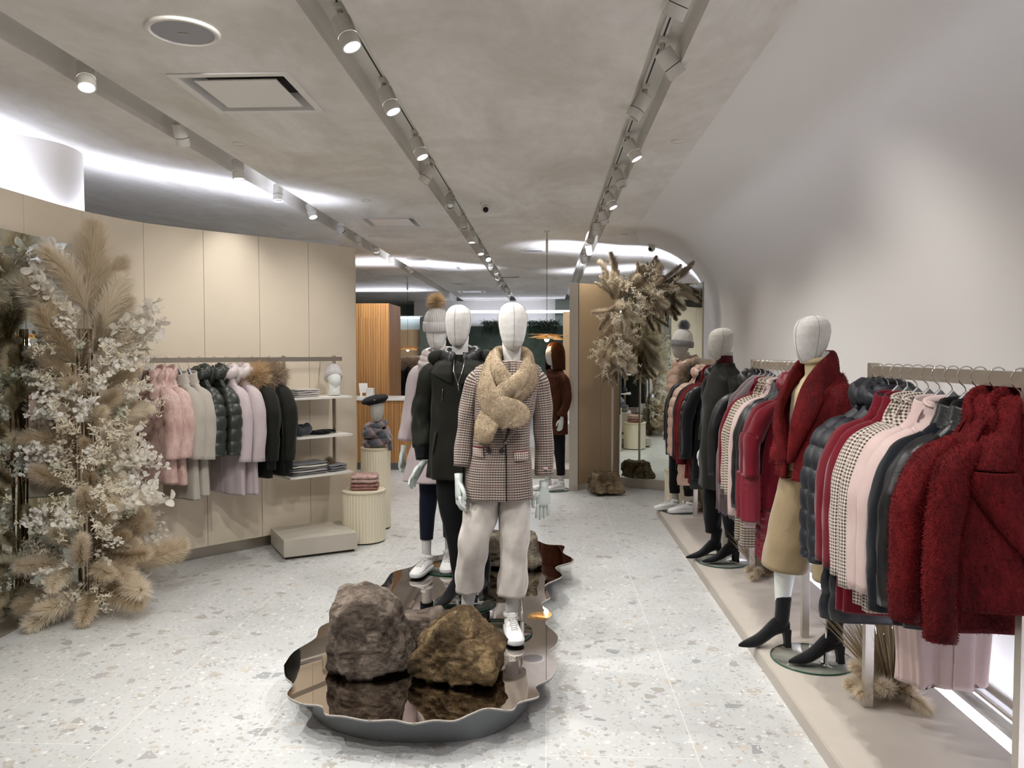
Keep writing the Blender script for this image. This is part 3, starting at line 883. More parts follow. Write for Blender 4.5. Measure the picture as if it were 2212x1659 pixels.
def coat(name, label, cat, loc, rz, mat, hem=-0.80, slv=-0.76, w=0.195, d=0.052, flare=1.15, style='wool', collar='lapel',
         thick=0.0, seed=0.0, group=None, trim=None, top=None, sr=0.056, sx=0.275, fuzzn=0, fl=0.012, fuzzmat=None, cuff=None, button=None, drape=0.0, sides=(-1, 1), zip_=False):
    t = thing(name, label, cat, loc, rz, group)
    q = qa = 0.0
    if top is None: top = -0.075 if style in ('fur', 'puffer') or collar in ('hood', 'puffhood', 'ruff') else -0.16
    wide = top < -0.15
    if style == 'puffer': q, qa = 0.10, 0.012
    fo = {'drape': 0.018, 'wool': 0.006, 'fur': 0.007, 'puffer': 0.003, 'leather': 0.004, 'parka': 0.005}.get(style, 0.005)
    d = d + thick
    rows = [(hem, w * flare, d * 1.15, 0, 0), (lerp(hem, -0.3, 0.5), w * (1 + flare) / 2, d * 1.05, 0, 0), (-0.36, w, d, 0, 0), (-0.295, w * 0.98, d, 0, 0),
            (-0.258, w * 0.90, d * 0.92, 0, 0), (-0.218, w * 0.74, d * 0.85, 0, 0), (-0.172, w * 0.52, d * 0.8, 0, 0.0), (top - 0.01, w * 0.31, d * 0.75, 0, 0), (top, w * 0.25, d * 0.6, 0, 0)]
    if wide: rows = rows[:-2] + [(-0.160, w * 0.50, d * 0.78, 0, 0)]
    T = Torso(rows, 2.4, fo, q, qa, seed, 54 if not q else 90, 48, 0.006, 6)
    gb = T.geo(); gb.obj('body', mat, t)
    srcs = [gb]
    k = (slv + 0.20)
    for s in sides:
        path = [(s * (w * 0.66), 0, -0.225), (s * (w + 0.012), -0.004, -0.285), (s * (sx - 0.018), -0.008, -0.40), (s * sx, -0.012, -0.20 + k * 0.55), (s * (sx + 0.006 + drape), -0.03, slv)]
        rad = [sr * 0.55, sr * 0.98, sr * 1.02, sr * 0.92, sr * 0.86 if cuff is None else sr * 0.7]
        g = sleeve_geo(path, [r + thick * 0.6 for r in rad], 0.80, 22, 24 if q else 9, q * 0.85, qa * 1.0, 0.002 if q else 0.005, seed + s, wr=0.0012 if style in ('leather', 'parka') else 0)
        so = g.obj('sleeve', mat, t); srcs.append(g)
        if cuff:
            g = sleeve_geo([(s * sx, -0.027, slv + 0.012), (s * sx, -0.03, slv - 0.03), (s * sx, -0.03, slv - 0.065)], [sr * 0.62, sr * 0.6, sr * 0.55], 0.8, 18, 4)
            g.obj('cuff', cuff, so)
    tm = trim or mat
    if collar == 'lapel':
        for s in (-1, 1):
            th = 0.008 + thick
            if style == 'fur':
                A1 = ([(s * 0.045, top), (s * 0.135, -0.19), (s * 0.158, -0.285)], [(s * 0.034, top - 0.02), (s * 0.035, -0.18), (s * 0.052, -0.285)])
                A2 = ([(s * 0.160, -0.290), (s * 0.165, -0.335), (s * 0.10, -0.44), (0.0, -0.56)], [(s * 0.045, -0.290), (s * 0.03, -0.33), (s * 0.01, -0.44), (-0.012 * s, -0.56)])
            else:
                A1 = ([(s * 0.088, -0.108), (s * 0.128, -0.19), (s * 0.112, -0.275)], [(s * 0.072, -0.115), (s * 0.052, -0.19), (s * 0.056, -0.275)])
                A2 = ([(s * 0.11, -0.275), (s * 0.125, -0.31), (s * 0.065, -0.41), (0.0, -0.52)], [(s * 0.048, -0.275), (s * 0.038, -0.31), (s * 0.012, -0.41), (-0.012 * s, -0.52)])
            bu = 1.3 if style == 'fur' else .7
            g = T.strip(*A1, th, th * bu); srcs.append(g); g.obj('collar', tm, t)
            g = T.strip(*A2, th * 1.1, th * bu); srcs.append(g); g.obj('lapel', tm, t)
        pts = [((0.088 if wide else 0.079) * sin(a), d * 0.95 * cos(a) * 0.9 - 0.004, (-0.12 if wide else top) + 0.018 - 0.03 * (1 - cos(a)) * 0.6) for a in [R(x) for x in range(-125, 126, 12)]]
        if style == 'fur':
            g = G(); rs = []
            for a in [R(x) for x in range(-112, 113, 8)]:
                rad = Vector((sin(a), cos(a), 0)); ctr = Vector((0.088 * sin(a), 0.058 * cos(a) - 0.006, -0.088 - 0.048 * (1 - cos(a)))); hh = 0.044 - 0.010 * (1 - cos(a))
                rs.append([ctr + rad * (cos(2 * pi * b / 14) * 0.013) + Vector((0, 0, sin(2 * pi * b / 14) * hh)) for b in range(14)])
            g.rings(rs)
        else:
            g = G().tube(pts, (0.014 if wide else 0.022) + thick * 0.4, 12, True, 0.55 + thick * 6, (0, 0, 1))
        srcs.append(g); g.obj('back_collar', tm, t)
    elif collar in ('hood', 'puffhood'):
        g = G(); rs = []
        for i, a in enumerate([R(x) for x in range(-150, 151, 10)]):
            ctr = Vector((0.092 * sin(a), 0.058 * cos(a) - 0.012, top - 0.02 - 0.05 * (1 - cos(a)) * 0.5))
            r = 0.042 * (1 + 0.12 * sin(i * 1.7 + seed)) * (0.8 + 0.2 * cos(a)); ring = []
            for b in range(14):
                tt = 2 * pi * b / 14
                rad = Vector((sin(a), cos(a), 0))
                ring.append(ctr + rad * (cos(tt) * r * 0.85) + Vector((0, 0, 1)) * (sin(tt) * r * 1.2) + Vector((0, 0, N3(i * .5, b * .6, seed) * 0.01)))
            rs.append(ring)
        g.rings(rs); g.obj('hood', tm, t)
        g = G(); rs = []
        for i in range(9):
            f = i / 8; z = top - 0.0 - f * 0.15; rr = 0.085 * math.sqrt(max(0.02, 1 - (f - 0.35) ** 2 * 2.2))
            rs.append([(rr * 1.15 * cos(2 * pi * b / 20), 0.055 + rr * 0.55 * sin(2 * pi * b / 20) + N3(i, b, seed) * 0.006, z) for b in range(20)])
        g.rings(rs); g.obj('hood_back', tm, t)
    elif collar == 'band':
        g = G(); rs = []
        for z, rr in ((-0.185, 0.112), (-0.155, 0.098), (-0.115, 0.088), (-0.108, 0.084), (-0.115, 0.080), (-0.16, 0.080)):
            rs.append([(rr * cos(2 * pi * b / 28), rr * 0.46 * sin(2 * pi * b / 28), z + 0.016 * sin(2 * pi * b / 28)) for b in range(28)])
        g.rings(rs, cap=False); g.obj('collar', tm, t)
    elif collar == 'ruff':
        g = G(); pts = []
        for a in [R(x) for x in range(-165, 166, 15)]:
            pts.append((0.105 * sin(a), 0.055 * cos(a) - 0.03, top - 0.05 - 0.085 * (1 - cos(a)) * 0.5))
        g.tube(pts, 0.045, 12); g.obj('hood', mat, t)
        fuzz(t, [g], 9000, 0.075, 0.0024, trim, 0.12, 'fur_ruff', int(seed * 10) + 3, 0.9)
    if zip_:
        T.strip([(-0.008, -0.2), (-0.008, hem + 0.02)], [(0.008, -0.2), (0.008, hem + 0.02)], 0.003, 0.002, 40, 4).obj('zip', m_black, t)
    elif style in ('wool', 'leather', 'parka', 'drape'):
        T.strip([(0.0, -0.40), (0.0, hem + 0.004)], [(0.004, -0.40), (0.004, hem + 0.004)], 0.0035, 0.001, 40, 3).obj('front_edge', mat, t)
    if button:
        for z in (-0.5, -0.6):
            g = G(); p = T.front(-0.04, z, 0.004); g.lathe([(0.0, -0.004), (0.011, -0.003), (0.011, 0.002), (0.0, 0.003)], 16, cap=False); g.xf(Matrix.Translation(p) @ Matrix.Rotation(R(90), 4, 'X')); g.obj('button', button, t)
    if fuzzn: fuzz(t, srcs, fuzzn, fl, 0.0017, fuzzmat or mat, 0.45, 'fur_pile', int(seed * 13) + 5, 0.7)
    return t, T

# ------------------------------------------------------------ mannequins
def head_geo(h=0.235, w=0.074, dp=0.092, face=1.0):
    prof = [(0.0, .20, .15), (0.03, .42, .34), (0.09, .60, .52), (0.2, .76, .72), (0.35, .88, .87), (0.5, .96, .96), (0.65, 1.0, 1.0), (0.78, .96, .96), (0.88, .82, .83), (0.95, .60, .60), (0.985, .34, .34), (1.0, .03, .03)]
    rs = []; rowsx = []
    for i in range(41):
        f = i / 40; f = 0.5 - 0.5 * cos(pi * f)
        a, b = interp(prof, f)
        cy = -0.030 * (1 - f) ** 1.4
        rowsx.append((f * h, a * w, b * dp, cy))
        ring = []
        for k in range(48):
            t = 2 * pi * k / 48; x = cos(t) * a * w; y = sin(t) * b * dp
            if y < 0: y *= 0.90
            ring.append((x, cy + y, f * h))
        rs.append(ring)
    return G().rings(rs), rowsx

def add_head(par, mat, z0, h=0.235, rz=0.0, tilt=0.0, loc=(0, 0), seam=True, neck=True, w=0.074, dp=0.090):
    g, rows = head_geo(h, w, dp)
    M_ = Matrix.Translation((loc[0], loc[1], z0)) @ Matrix.Rotation(rz, 4, 'Z') @ Matrix.Rotation(tilt, 4, 'X')
    if neck:
        g.tube([(0, 0.03, 0.06), (0, 0.026, 0.0), (0, 0.03, -0.06), (0, 0.032, -0.10)], [0.05, 0.046, 0.048, 0.056], 24)
    g.xf(M_); hd = g.obj('head', mat, par)
    if seam:
        for kind in ('side', 'front'):
            pts = []
            if kind == 'side':
                for z, a, b, cy in rows[3:]: pts.append((a + 0.0006, cy - b * 0.12, z))
                for z, a, b, cy in reversed(rows[3:-1]): pts.append((-a - 0.0006, cy - b * 0.12, z))
            else:
                for z, a, b, cy in rows[1:]: pts.append((0, cy - b * 0.90 - 0.0006, z))
            s = G().tube(pts, 0.0011, 5); s.xf(M_); s.obj('seam', m_seam, hd)
    return hd

def add_hand(par, side, loc, rz=0.0, rx=0.0, ry=0.0, mat=None, curl=0.35, s=1.0):
    """hand hanging down; thumb side towards -Y, back of the hand outwards (side * x)"""
    g = G()
    rs = []
    for z, wy, tx, cy in ((0.03, .024, .021, 0), (0.0, .022, .019, 0), (-0.02, .027, .018, 0), (-0.05, .036, .016, 0), (-0.08, .038, .0145, 0.0), (-0.096, .034, .011, 0)):
        rs.append([(tx * cos(t), cy + wy * sin(t), z) for t in [2 * pi * k / 18 for k in range(18)]])
    g.rings(rs)
    for y0, L, spr in ((-0.028, 0.072, -0.05), (-0.0095, 0.082, -0.01), (0.0095, 0.077, 0.02), (0.027, 0.06, 0.07)):
        p = Vector((0, y0, -0.085)); a = 0.12 * curl; pts = [p.copy()]; seg = [L * .45, L * .3, L * .25]
        for q in seg:
            dirv = Vector((-side * sin(a), spr, -cos(a))).normalized()
            p = p + dirv * q * 0.5; pts.append(p.copy()); p = p + dirv * q * 0.5; pts.append(p.copy())
            a += curl * (0.9 + random.random() * 0.3)
        g.tube(pts, [.0092, .0088, .0086, .008, .0078, .007, .0045], 10, True)
    pts = [Vector((0, -0.022, -0.025)), Vector((-side * .008, -0.042, -0.05)), Vector((-side * .014, -0.05, -0.072)), Vector((-side * .018, -0.048, -0.095)), Vector((-side * .02, -0.042, -0.108))]
    g.tube(pts, [.012, .0115, .0098, .0088, .005], 10, True)
    g.xf(Matrix.Translation(loc) @ Matrix.Rotation(rz, 4, 'Z') @ Matrix.Rotation(ry, 4, 'Y') @ Matrix.Rotation(rx, 4, 'X') @ Matrix.Scale(s, 4))
    return g.obj('hand', mat or m_hand, par)

m_sneak = plain('white sneaker leather', '#efefef', 0.5, bump=0.1, bscale=150)
m_sole = plain('white rubber sole', '#e9e9ea', 0.6)
m_boot = fabric('black suede', '#0d0d0e', '#17161a', 300, sheen=0.5)
def foot_sections(L, tab):
    return tab
def add_sneaker(par, loc, rz, pitch=0.0):
    """heel at y=+0.07, toe at y=-0.18, sole bottom at z=0"""
    M_ = Matrix.Translation(loc) @ Matrix.Rotation(rz, 4, 'Z') @ Matrix.Rotation(pitch, 4, 'X')
    sec = [(0.072, .018, .045), (0.062, .030, .082), (0.035, .034, .090), (0.005, .034, .086), (-0.03, .035, .084), (-0.065, .038, .070), (-0.10, .042, .056), (-0.13, .043, .046), (-0.155, .039, .040), (-0.172, .028, .034), (-0.181, .010, .026)]
    rs = []
    for y, w, h in sec:
        ring = []
        for k in range(24):
            t = 2 * pi * k / 24; x, z = se(t, 2.6); hh = (h - 0.018) / 2
            tz = 0.018 + hh + z * hh; ww = w * (1.0 if z < 0 else 1 - 0.45 * z * (h / 0.085))
            ring.append((x * ww, y, tz))
        rs.append(ring)
    g = G().rings(rs).xf(M_); sh = g.obj('shoe', m_sneak, par, sub=1)
    rs = []
    for z, e in ((0.0, 0.001), (0.004, 0.004), (0.022, 0.004), (0.026, 0.001)):
        ring = []
        ys = [(s[0], s[1]) for s in sec]
        for y, w in ys: ring.append(((w + e), y, z))
        for y, w in reversed(ys): ring.append((-(w + e), y, z))
        rs.append(ring)
    G().rings(rs).xf(M_).obj('sole', m_sole, sh)
    g = G()
    g.lathe([(0.036, 0.0), (0.039, 0.012), (0.037, 0.02), (0.030, 0.018)], 24, 0, 0.032, cap=False)
    g.xf(M_ @ Matrix.Translation((0, 0, 0.082)) @ Matrix.Rotation(R(-8), 4, 'X')); g.obj('ankle_collar', m_sneak, sh)
    g = G()
    for i in range(6):
        y = -0.035 - i * 0.014; z = interp([(-s[0], s[2]) for s in sec], -y)[0] + 0.002
        for s in (-1, 1):
            g.tube([(-s * 0.017, y + 0.006, z - 0.002), (0, y, z + 0.0035), (s * 0.017, y - 0.006, z - 0.003)], 0.0022, 6)
    for s in (-1, 1):
        g.tube([(0, -0.036, 0.09), (s * 0.018, -0.045, 0.104), (s * 0.034, -0.042, 0.088), (s * 0.02, -0.036, 0.084), (0, -0.038, 0.088)], 0.0018, 6)
        g.tube([(0, -0.036, 0.09), (s * 0.012, -0.06, 0.08), (s * 0.028, -0.075, 0.06)], 0.0018, 6)
    g.xf(M_); g.obj('laces', m_white, sh)
    g = G(); rs = []
    for i in range(7):
        f = i / 6; rs.append([(x * (1 - 0.1 * f), -0.032 + 0.0 * f - 0.012 * f * 0 + 0.004 * abs(x) * 10, 0.07 + f * 0.045) for x in (-0.018, -0.009, 0, 0.009, 0.018)])
    g.rings(rs, cap=False, closed=False).xf(M_); g.obj('tongue', m_sneak, sh, solid=0.004)
    return sh

def add_boot(par, loc, rz, shaft=0.19, heel=0.07):
    """pointed ankle boot on a block heel; toe at y=-0.17"""
    M_ = Matrix.Translation(loc) @ Matrix.Rotation(rz, 4, 'Z')
    g = G(); rs = []
    # foot: sections from heel to toe, lifted by the heel
    for y, w, zb, zt in ((0.058, .018, heel + .005, heel + .06), (0.045, .028, heel, heel + .085), (0.015, .031, heel - .002, heel + .095), (-0.02, .031, heel - .012, heel + .085), (-0.05, .032, heel - .036, heel + .055),
                         (-0.08, .035, heel * .28, heel + .018), (-0.11, .038, .004, heel * .86), (-0.14, .034, .0, heel * .66), (-0.17, .024, .0, heel * .5), (-0.195, .012, .001, heel * .33), (-0.208, .003, .004, heel * .22)):
        ring = []
        for k in range(22):
            x, z = se(2 * pi * k / 22, 2.3); hh = (zt - zb) / 2
            ring.append((x * w, y, zb + hh + z * hh))
        rs.append(ring)
    g.rings(rs)
    g.tube([(0, 0.012, heel + .03), (0, 0.016, heel + .07), (0, 0.02, heel + .10), (0, 0.024, heel + shaft - .03), (0, 0.026, heel + shaft)], [0.034, 0.037, 0.036, 0.038, 0.041], 24, True, 1.05)
    g.xf(M_); b = g.obj('boot', m_boot, par, sub=1)
    g = G(); rs = []
    for z, w, y0, y1 in ((heel + .02, .024, .02, .062), (heel * .6, .019, .03, .062), (heel * .25, .018, .034, .064), (0.0, .019, .032, .066)):
        rs.append([(-w, y1, z), (w, y1, z), (w, y0, z), (-w, y0, z)])
    g.rings(rs).xf(M_); g.obj('heel', m_black, b, smooth=False, bevel=0.003)
    return b

def add_leg(par, name, path, rad, mat, n=26, fold=0.004, seed=0.0, flat=1.05, wr=0.0):
    return sleeve_geo(path, rad, flat, n, 9, 0, 0, fold, seed, wr=wr).obj(name, mat, par)

def glass_base(par, x, y, r=0.185, rod=None):
    g = G(); g.lathe([(0.0, 0.0005), (r - 0.002, 0.0005), (r - 0.002, 0.0095), (0.0, 0.0095)], 72, x, y, cap=False); b = g.obj('base_plate', m_glass, par)
    g = G(); g.lathe([(r - 0.0018, 0.0008), (r, 0.002), (r, 0.008), (r - 0.0018, 0.0092)], 72, x, y, cap=False); g.obj('glass_edge', m_glass_edge, b)
    if rod:
        (rx, ry), (qx, qy, qz) = rod
        g = G(); g.lathe([(0.0, 0.0096), (0.022, 0.0096), (0.022, 0.016), (0.010, 0.018), (0.010, 0.075), (0.0, 0.075)], 24, rx, ry, cap=False)
        g.bar((rx - .04, ry, 0.0125), (rx + .04, ry, 0.0125), 0.014, 0.005)
        g.obj('rod_socket', m_chrome, b)
        G().tube([(rx, ry, 0.07), (rx + (qx - rx) * .15, ry + (qy - ry) * .15, qz * .45), (qx, qy, qz)], 0.0052, 12).obj('support_rod', m_chrome, par)

def pom(par, loc, r, mat, n=2600, seed=3, L=None, name='pompom'):
    g = G(); g.lathe([(0.0, -r * .35)] + [(r * .35 * cos(R(a)), r * .35 * sin(R(a))) for a in range(-75, 76, 25)] + [(0.0, r * .35)], 14, cap=False)
    g.xf(Matrix.Translation(loc))
    return fuzz(par, [g], n, L or r * 0.8, 0.0016, mat, 0.02, name, seed, 0.7, kind=None)

def beanie(par, loc, rz, mat, cuffmat, pommat=None, w=0.083, dp=0.1, h=0.15, cuffh=0.055, pr=0.055, tilt=0.0, n=36):
    M_ = Matrix.Translation(loc) @ Matrix.Rotation(rz, 4, 'Z') @ Matrix.Rotation(tilt, 4, 'X')
    def ribs(prof, amp):
        rs = []
        for f, z in prof:
            rs.append([((w * f + amp * cos(n * t) * f) * cos(t), (dp * f + amp * cos(n * t) * f) * sin(t), z) for t in [2 * pi * k / (n * 4) for k in range(n * 4)]])
        return G().rings(rs, cap=True)
    cap = ribs([(1.0, 0.01), (1.0, cuffh), (0.98, cuffh + .02), (.9, h * .65), (.76, h * .8), (.5, h * .94), (.2, h), (.02, h + .002)], 0.0014).xf(M_).obj('knit_hat', mat, par)
    cf = [(1.04, 0.0), (1.09, 0.006), (1.11, cuffh * .5), (1.08, cuffh - .006), (1.02, cuffh)]
    ribs(cf, 0.0016).xf(M_).obj('cuff', cuffmat, cap)
    if pommat:
        pom(cap, M_ @ Vector((0, 0, h + pr * .55)), pr, pommat, 3200, 4)
    return cap

def rock(name, label, loc, rz, size, planes, mat, seed=1, amp=0.03, sub=5, group=None, strata=None, sharp=34):
    """stone cut by planes (nx, ny, nz, distance) then roughened; size scales it, z=0 is its foot"""
    import bmesh
    bm = bmesh.new(); bmesh.ops.create_icosphere(bm, subdivisions=sub, radius=1)
    PL = [(Vector(p[:3]).normalized(), p[3]) for p in planes]
    for v in bm.verts:
        d = v.co.normalized(); s = 0
        for nrm, h in PL:
            k = d.dot(nrm)
            if k > 0.02: s += (k / h) ** sharp
        r = s ** (-1 / sharp)
        p = d * r
        q = Vector((p.x * size[0], p.y * size[1], p.z * size[2]))
        e = noise.fractal(q * 9 + Vector((seed * 3.1, 0, 0)), 0.9, 2.1, 7) * amp * 0.8
        e += noise.fractal(q * 34 + Vector((0, 0, seed)), 0.8, 2.0, 3) * amp * 0.22
        e -= max(0.0, 0.16 - abs(noise.noise(q * 8 + Vector((0, seed, 0))))) * amp * 2.2
        if strata:
            sd = Vector(strata).normalized()
            sv = q.dot(sd) * 16 + noise.noise(q * 4) * 1.6
            e -= (max(0.0, sin(sv)) ** 6) * amp * 0.9 * (0.5 + noise.noise(q * 5 + Vector((9, 0, 0))))
        v.co = q + d * e
    mz = min(v.co.z for v in bm.verts)
    for v in bm.verts:
        v.co.z = max(v.co.z - mz, 0.006 * (1 + noise.noise(v.co * 20))) if v.co.z - mz > 0.012 else 0.0
    me = bpy.data.meshes.new(name); bm.to_mesh(me); bm.free()
    me.polygons.foreach_set('use_smooth', [True] * len(me.polygons)); me.materials.append(mat)
    o = bpy.data.objects.new(name, me); COL.objects.link(o); o.location = loc; o.rotation_euler = (0, 0, rz)
    if label: tag(o, label, 'rock', group)
    return o

# ------------------------------------------------------------ dried plants
def strands_mesh(name, P, D, Ln, W_, mat, droop, seed=1):
    """P roots, D directions, two segment ribbons"""
    r = np.random.default_rng(seed); n = len(P)
    s = np.cross(D, r.normal(0, 1, (n, 3))); s /= np.linalg.norm(s, axis=1)[:, None] + 1e-9
    g0 = np.array([0, 0, -1.0])
    a = P + D * Ln * 0.4; D2 = D + g0 * droop; D2 /= np.linalg.norm(D2, axis=1)[:, None]
    b = a + D2 * Ln * 0.35; D3 = D2 + g0 * droop; D3 /= np.linalg.norm(D3, axis=1)[:, None]
    t = b + D3 * Ln * 0.25
    V = np.stack([P - s * W_ / 2, P + s * W_ / 2, a - s * W_ / 2, a + s * W_ / 2, b - s * W_ * .4, b + s * W_ * .4, t], axis=1).reshape(-1, 3)
    base = (np.arange(n) * 7)[:, None]
    F = (base + np.array([[0, 1, 3, 2, 2, 3, 5, 4, 4, 5, 6]])).ravel()
    me = bpy.data.meshes.new(name)
    me.vertices.add(len(V)); me.vertices.foreach_set('co', V.astype(float).ravel())
    me.loops.add(len(F)); me.loops.foreach_set('vertex_index', F)
    me.polygons.add(3 * n)
    st = (np.arange(n)[:, None] * 11 + np.array([[0, 4, 8]])).ravel(); me.polygons.foreach_set('loop_start', st)
    me.update(calc_edges=True); me.materials.append(mat)
    return me

def joinmesh(name, g, me2):
    """append ribbons to a gathered stem"""
    me = bpy.data.meshes.new(name)
    n0 = len(g.v); V = list(g.v) + [tuple(v.co) for v in me2.vertices]
    F = list(g.f) + [tuple(i + n0 for i in p.vertices) for p in me2.polygons]
    me.from_pydata(V, [], F); me.materials.append(me2.materials[0])
    return me

def plantmat(name, cols, trans=0.3):
    M = Mat(name); oi = M.n('ShaderNodeObjectInfo'); co = M.coord()
    f = M.math('ADD', M.math('MULTIPLY', oi.outputs['Random'], 0.75), M.math('MULTIPLY', M.noise(co, 25, 3), 0.35))
    col = M.ramp(f, [(i / (len(cols) - 1), c(h)) for i, h in enumerate(cols)])
    M.base(col); M.set(Roughness=0.8, Specular_IOR_Level=0.2)
    t = M.n('ShaderNodeBsdfTranslucent'); M.l(col, t.inputs[0]); mx = M.n('ShaderNodeMixShader'); mx.inputs[0].default_value = trans
    M.l(M.b.outputs[0], mx.inputs[1]); M.l(t.outputs[0], mx.inputs[2]); M.l(mx.outputs[0], M.nt.nodes['Material Output'].inputs[0])
    return M.m
m_pampas = plantmat('pampas plume', ['#e7dbc6', '#f2e9d9', '#ddceb4', '#f7f0e2', '#eadfca'], 0.55)
m_pampas2 = plantmat('greyish pampas plume', ['#c9bca8', '#dccfba', '#bcae98', '#e6dcc8'], 0.5)
m_leafw = plantmat('bleached white leaf', ['#eeeae2', '#f6f4ef', '#e3ddd2', '#f2eee6'], 0.4)
m_leafg = plantmat('pale sage leaf', ['#d5d6c6', '#e3e1d2', '#c7cab8'], 0.35)
m_ruscus = plantmat('bleached ruscus', ['#e6dcc8', '#efe8d8', '#d9cdb5'], 0.3)
m_drygrass = plantmat('dry grass', ['#a39378', '#8d7c62', '#bbaa8c'], 0.2)

def plume_mesh(seed, L=0.5, Rr=0.055, bend=0.25, n=1500, droop=0.35, mat=None):
    r = np.random.default_rng(seed)
    def stem(t): return np.stack([bend * L * t ** 2, 0 * t, L * t * (1 - 0.12 * bend * t)], axis=-1)
    t = 0.22 + 0.78 * r.random(n) ** 0.9; P = stem(t)
    ph = r.random(n) * 2 * pi
    up = np.stack([2 * bend * t, 0 * t, np.ones(n)], axis=-1); up /= np.linalg.norm(up, axis=1)[:, None]
    out = np.stack([np.cos(ph), np.sin(ph), 0 * ph], axis=-1)
    open_ = (0.26 + 0.26 * r.random(n))[:, None]
    D = up * (1.15 - open_ * 0.4) + out * open_ + r.normal(0, 0.08, (n, 3)); D /= np.linalg.norm(D, axis=1)[:, None]
    env = np.sin(np.clip((t - 0.16) / 0.84, 0, 1) ** 0.7 * pi) ** 0.5 * 0.8 + 0.25
    Ln = (Rr * 2.3 * env * (0.6 + 0.6 * r.random(n)))[:, None]
    me = strands_mesh('plume', P, D, Ln, 0.0026, mat, droop, seed)
    g = G(); ts = np.linspace(0, 0.97, 9); S_ = stem(ts); g.tube([tuple(q) for q in S_], [0.003 - 0.002 * q for q in ts], 5)
    return joinmesh('pampas_plume', g, me)

def leaf_mesh(seed, L=0.4, kind='round', mat=None):
    r = random.Random(seed); g = G()
    bend = r.uniform(-.25, .25)
    stems = [[(0, 0, 0), (bend * .1, .01, L * .33), (bend * .25, 0.0, L * .66), (bend * .5, -.02, L)]]
    for k in range(5 if kind == 'round' else 7):
        z = L * r.uniform(.25, .85); a = r.uniform(0, 2 * pi); q = L * r.uniform(.18, .35)
        stems.append([(bend * .25 * z / L, 0, z), (bend * .25 * z / L + cos(a) * q * .4, sin(a) * q * .4, z + q * .5), (bend * .25 + cos(a) * q * .7, sin(a) * q * .7, z + q)])
    for s in stems:
        sp = spline(s, 5); g.tube(sp, 0.0013, 4)
        step = 1 if kind == 'small' else 2
        for i in range(2, len(sp), step):
            for sd in (-1, 1):
                if r.random() < 0.12: continue
                sz = (r.uniform(.014, .025) if kind == 'round' else r.uniform(.010, .017))
                asp = 0.85 if kind == 'round' else 0.32
                a = r.uniform(0, 2 * pi)
                d = Vector((cos(a), sin(a), r.uniform(-.2, .9))).normalized(); nrm = d.cross(Vector((r.uniform(-1, 1), r.uniform(-1, 1), r.uniform(-1, 1)))).normalized()
                sd_ = d.cross(nrm); p0 = Vector(sp[i]); ctr = p0 + d * (sz * 1.05); vs = []
                m = 9
                for k in range(m):
                    t = 2 * pi * k / m
                    vs.append(ctr + d * (cos(t) * sz) + sd_ * (sin(t) * sz * asp) + nrm * (0.18 * sz * cos(2 * t)))
                g.add(vs, [tuple(range(m))]); g.tube([p0, p0 + d * sz * .3], .0008, 3)
    me = bpy.data.meshes.new('leaf_spray'); me.from_pydata(g.v, [], g.f); me.materials.append(mat)
    return me

def inst(name, me, par, p, d, s=1.0, roll=0.0):
    o = bpy.data.objects.new(name, me); COL.objects.link(o)
    if par is not None: o.parent = par
    o.location = p
    q = Vector(d).normalized().to_track_quat('Z', 'Y')
    o.rotation_mode = 'QUATERNION'; 
    from mathutils import Quaternion
    o.rotation_quaternion = q @ Quaternion((0, 0, 1), roll)
    o.scale = (s, s, s)
    return o
# ---------------------------------------------------------------- garment materials
m_burg = fabric('burgundy wool', '#5a0c1a', '#6b1120', 500, sheen=0.25, bump=0.25)
m_bfur = furmat('burgundy faux fur', '#37080b', '#570f13', '#74181c')
m_bfurh = furmat('burgundy fur tips', '#4f0c11', '#6b1519', '#883033')
m_bpuff = plain('burgundy padded nylon', '#6e1526', 0.42, bump=0.3, bscale=40)
m_blush = fabric('blush wool', '#bda5a1', '#cdb8b4', 500, sheen=0.2)
m_blushp = plain('blush padded nylon', '#c4a491', 0.38, bump=0.3, bscale=40)
m_houn = check('houndstooth wool', '#cfc1b5', '#332a2b', '#9d8a80', 0.0125, vert=0.45)
m_stripe = check('brown check wool', '#c3b6a4', '#3a3030', '#8f8074', 0.016, warm='#8d7a63', vert=0.8, thin=0.8)
m_glen = check('brown houndstooth check coat cloth', '#b1a297', '#2c2526', '#7d6a64', 0.0125, warm='#6e5a52', vert=0.85, thin=0.7)
m_navy = fabric('dark navy wool', '#0d1015', '#14171e', 400, sheen=0.2)
m_navyp = plain('navy padded nylon', '#131720', 0.48, bump=0.4, bscale=35)
m_blackp = plain('black padded nylon', '#0f1013', 0.45, bump=0.4, bscale=35)
m_leather = plain('black leather', '#0b0c0f', 0.36, bump=0.35, bscale=60)
m_blackc = fabric('black cotton', '#0f0f10', '#17171a', 400, sheen=0.1)
m_greyw = fabric('mauve grey wool', '#6d6163', '#7b6f71', 500, sheen=0.25)
m_pinkf = furmat('pink faux fur', '#a98880', '#c9aaa2', '#dfc8c1')
m_lgrey = fabric('light stone wool', '#a39c92', '#b5aea4', 500, sheen=0.2)
m_greenp = plain('dark green padded nylon', '#262b25', 0.4, bump=0.4, bscale=35)
m_lav = fabric('lavender wool', '#b3a5a8', '#c4b8ba', 500, sheen=0.2)
m_lavp = plain('lavender padded nylon', '#c5bab8', 0.45, bump=0.3, bscale=40)
m_parka = fabric('black green parka cloth', '#12130d', '#191a13', 300, sheen=0.1, rough=0.7, bump=0.2)
m_ruff = furmat('raccoon fur hood trim', '#94795a', '#c9ab84', '#ecdcc0')
m_ruff2 = furmat('grey brown fur hood trim', '#7d6c5b', '#a8947f', '#d2c3ae')
m_tanf = furmat('tan faux fur', '#85745e', '#a4927a', '#bcab93')
m_brownf = furmat('dark brown faux fur', '#2c160c', '#442412', '#5a331c')
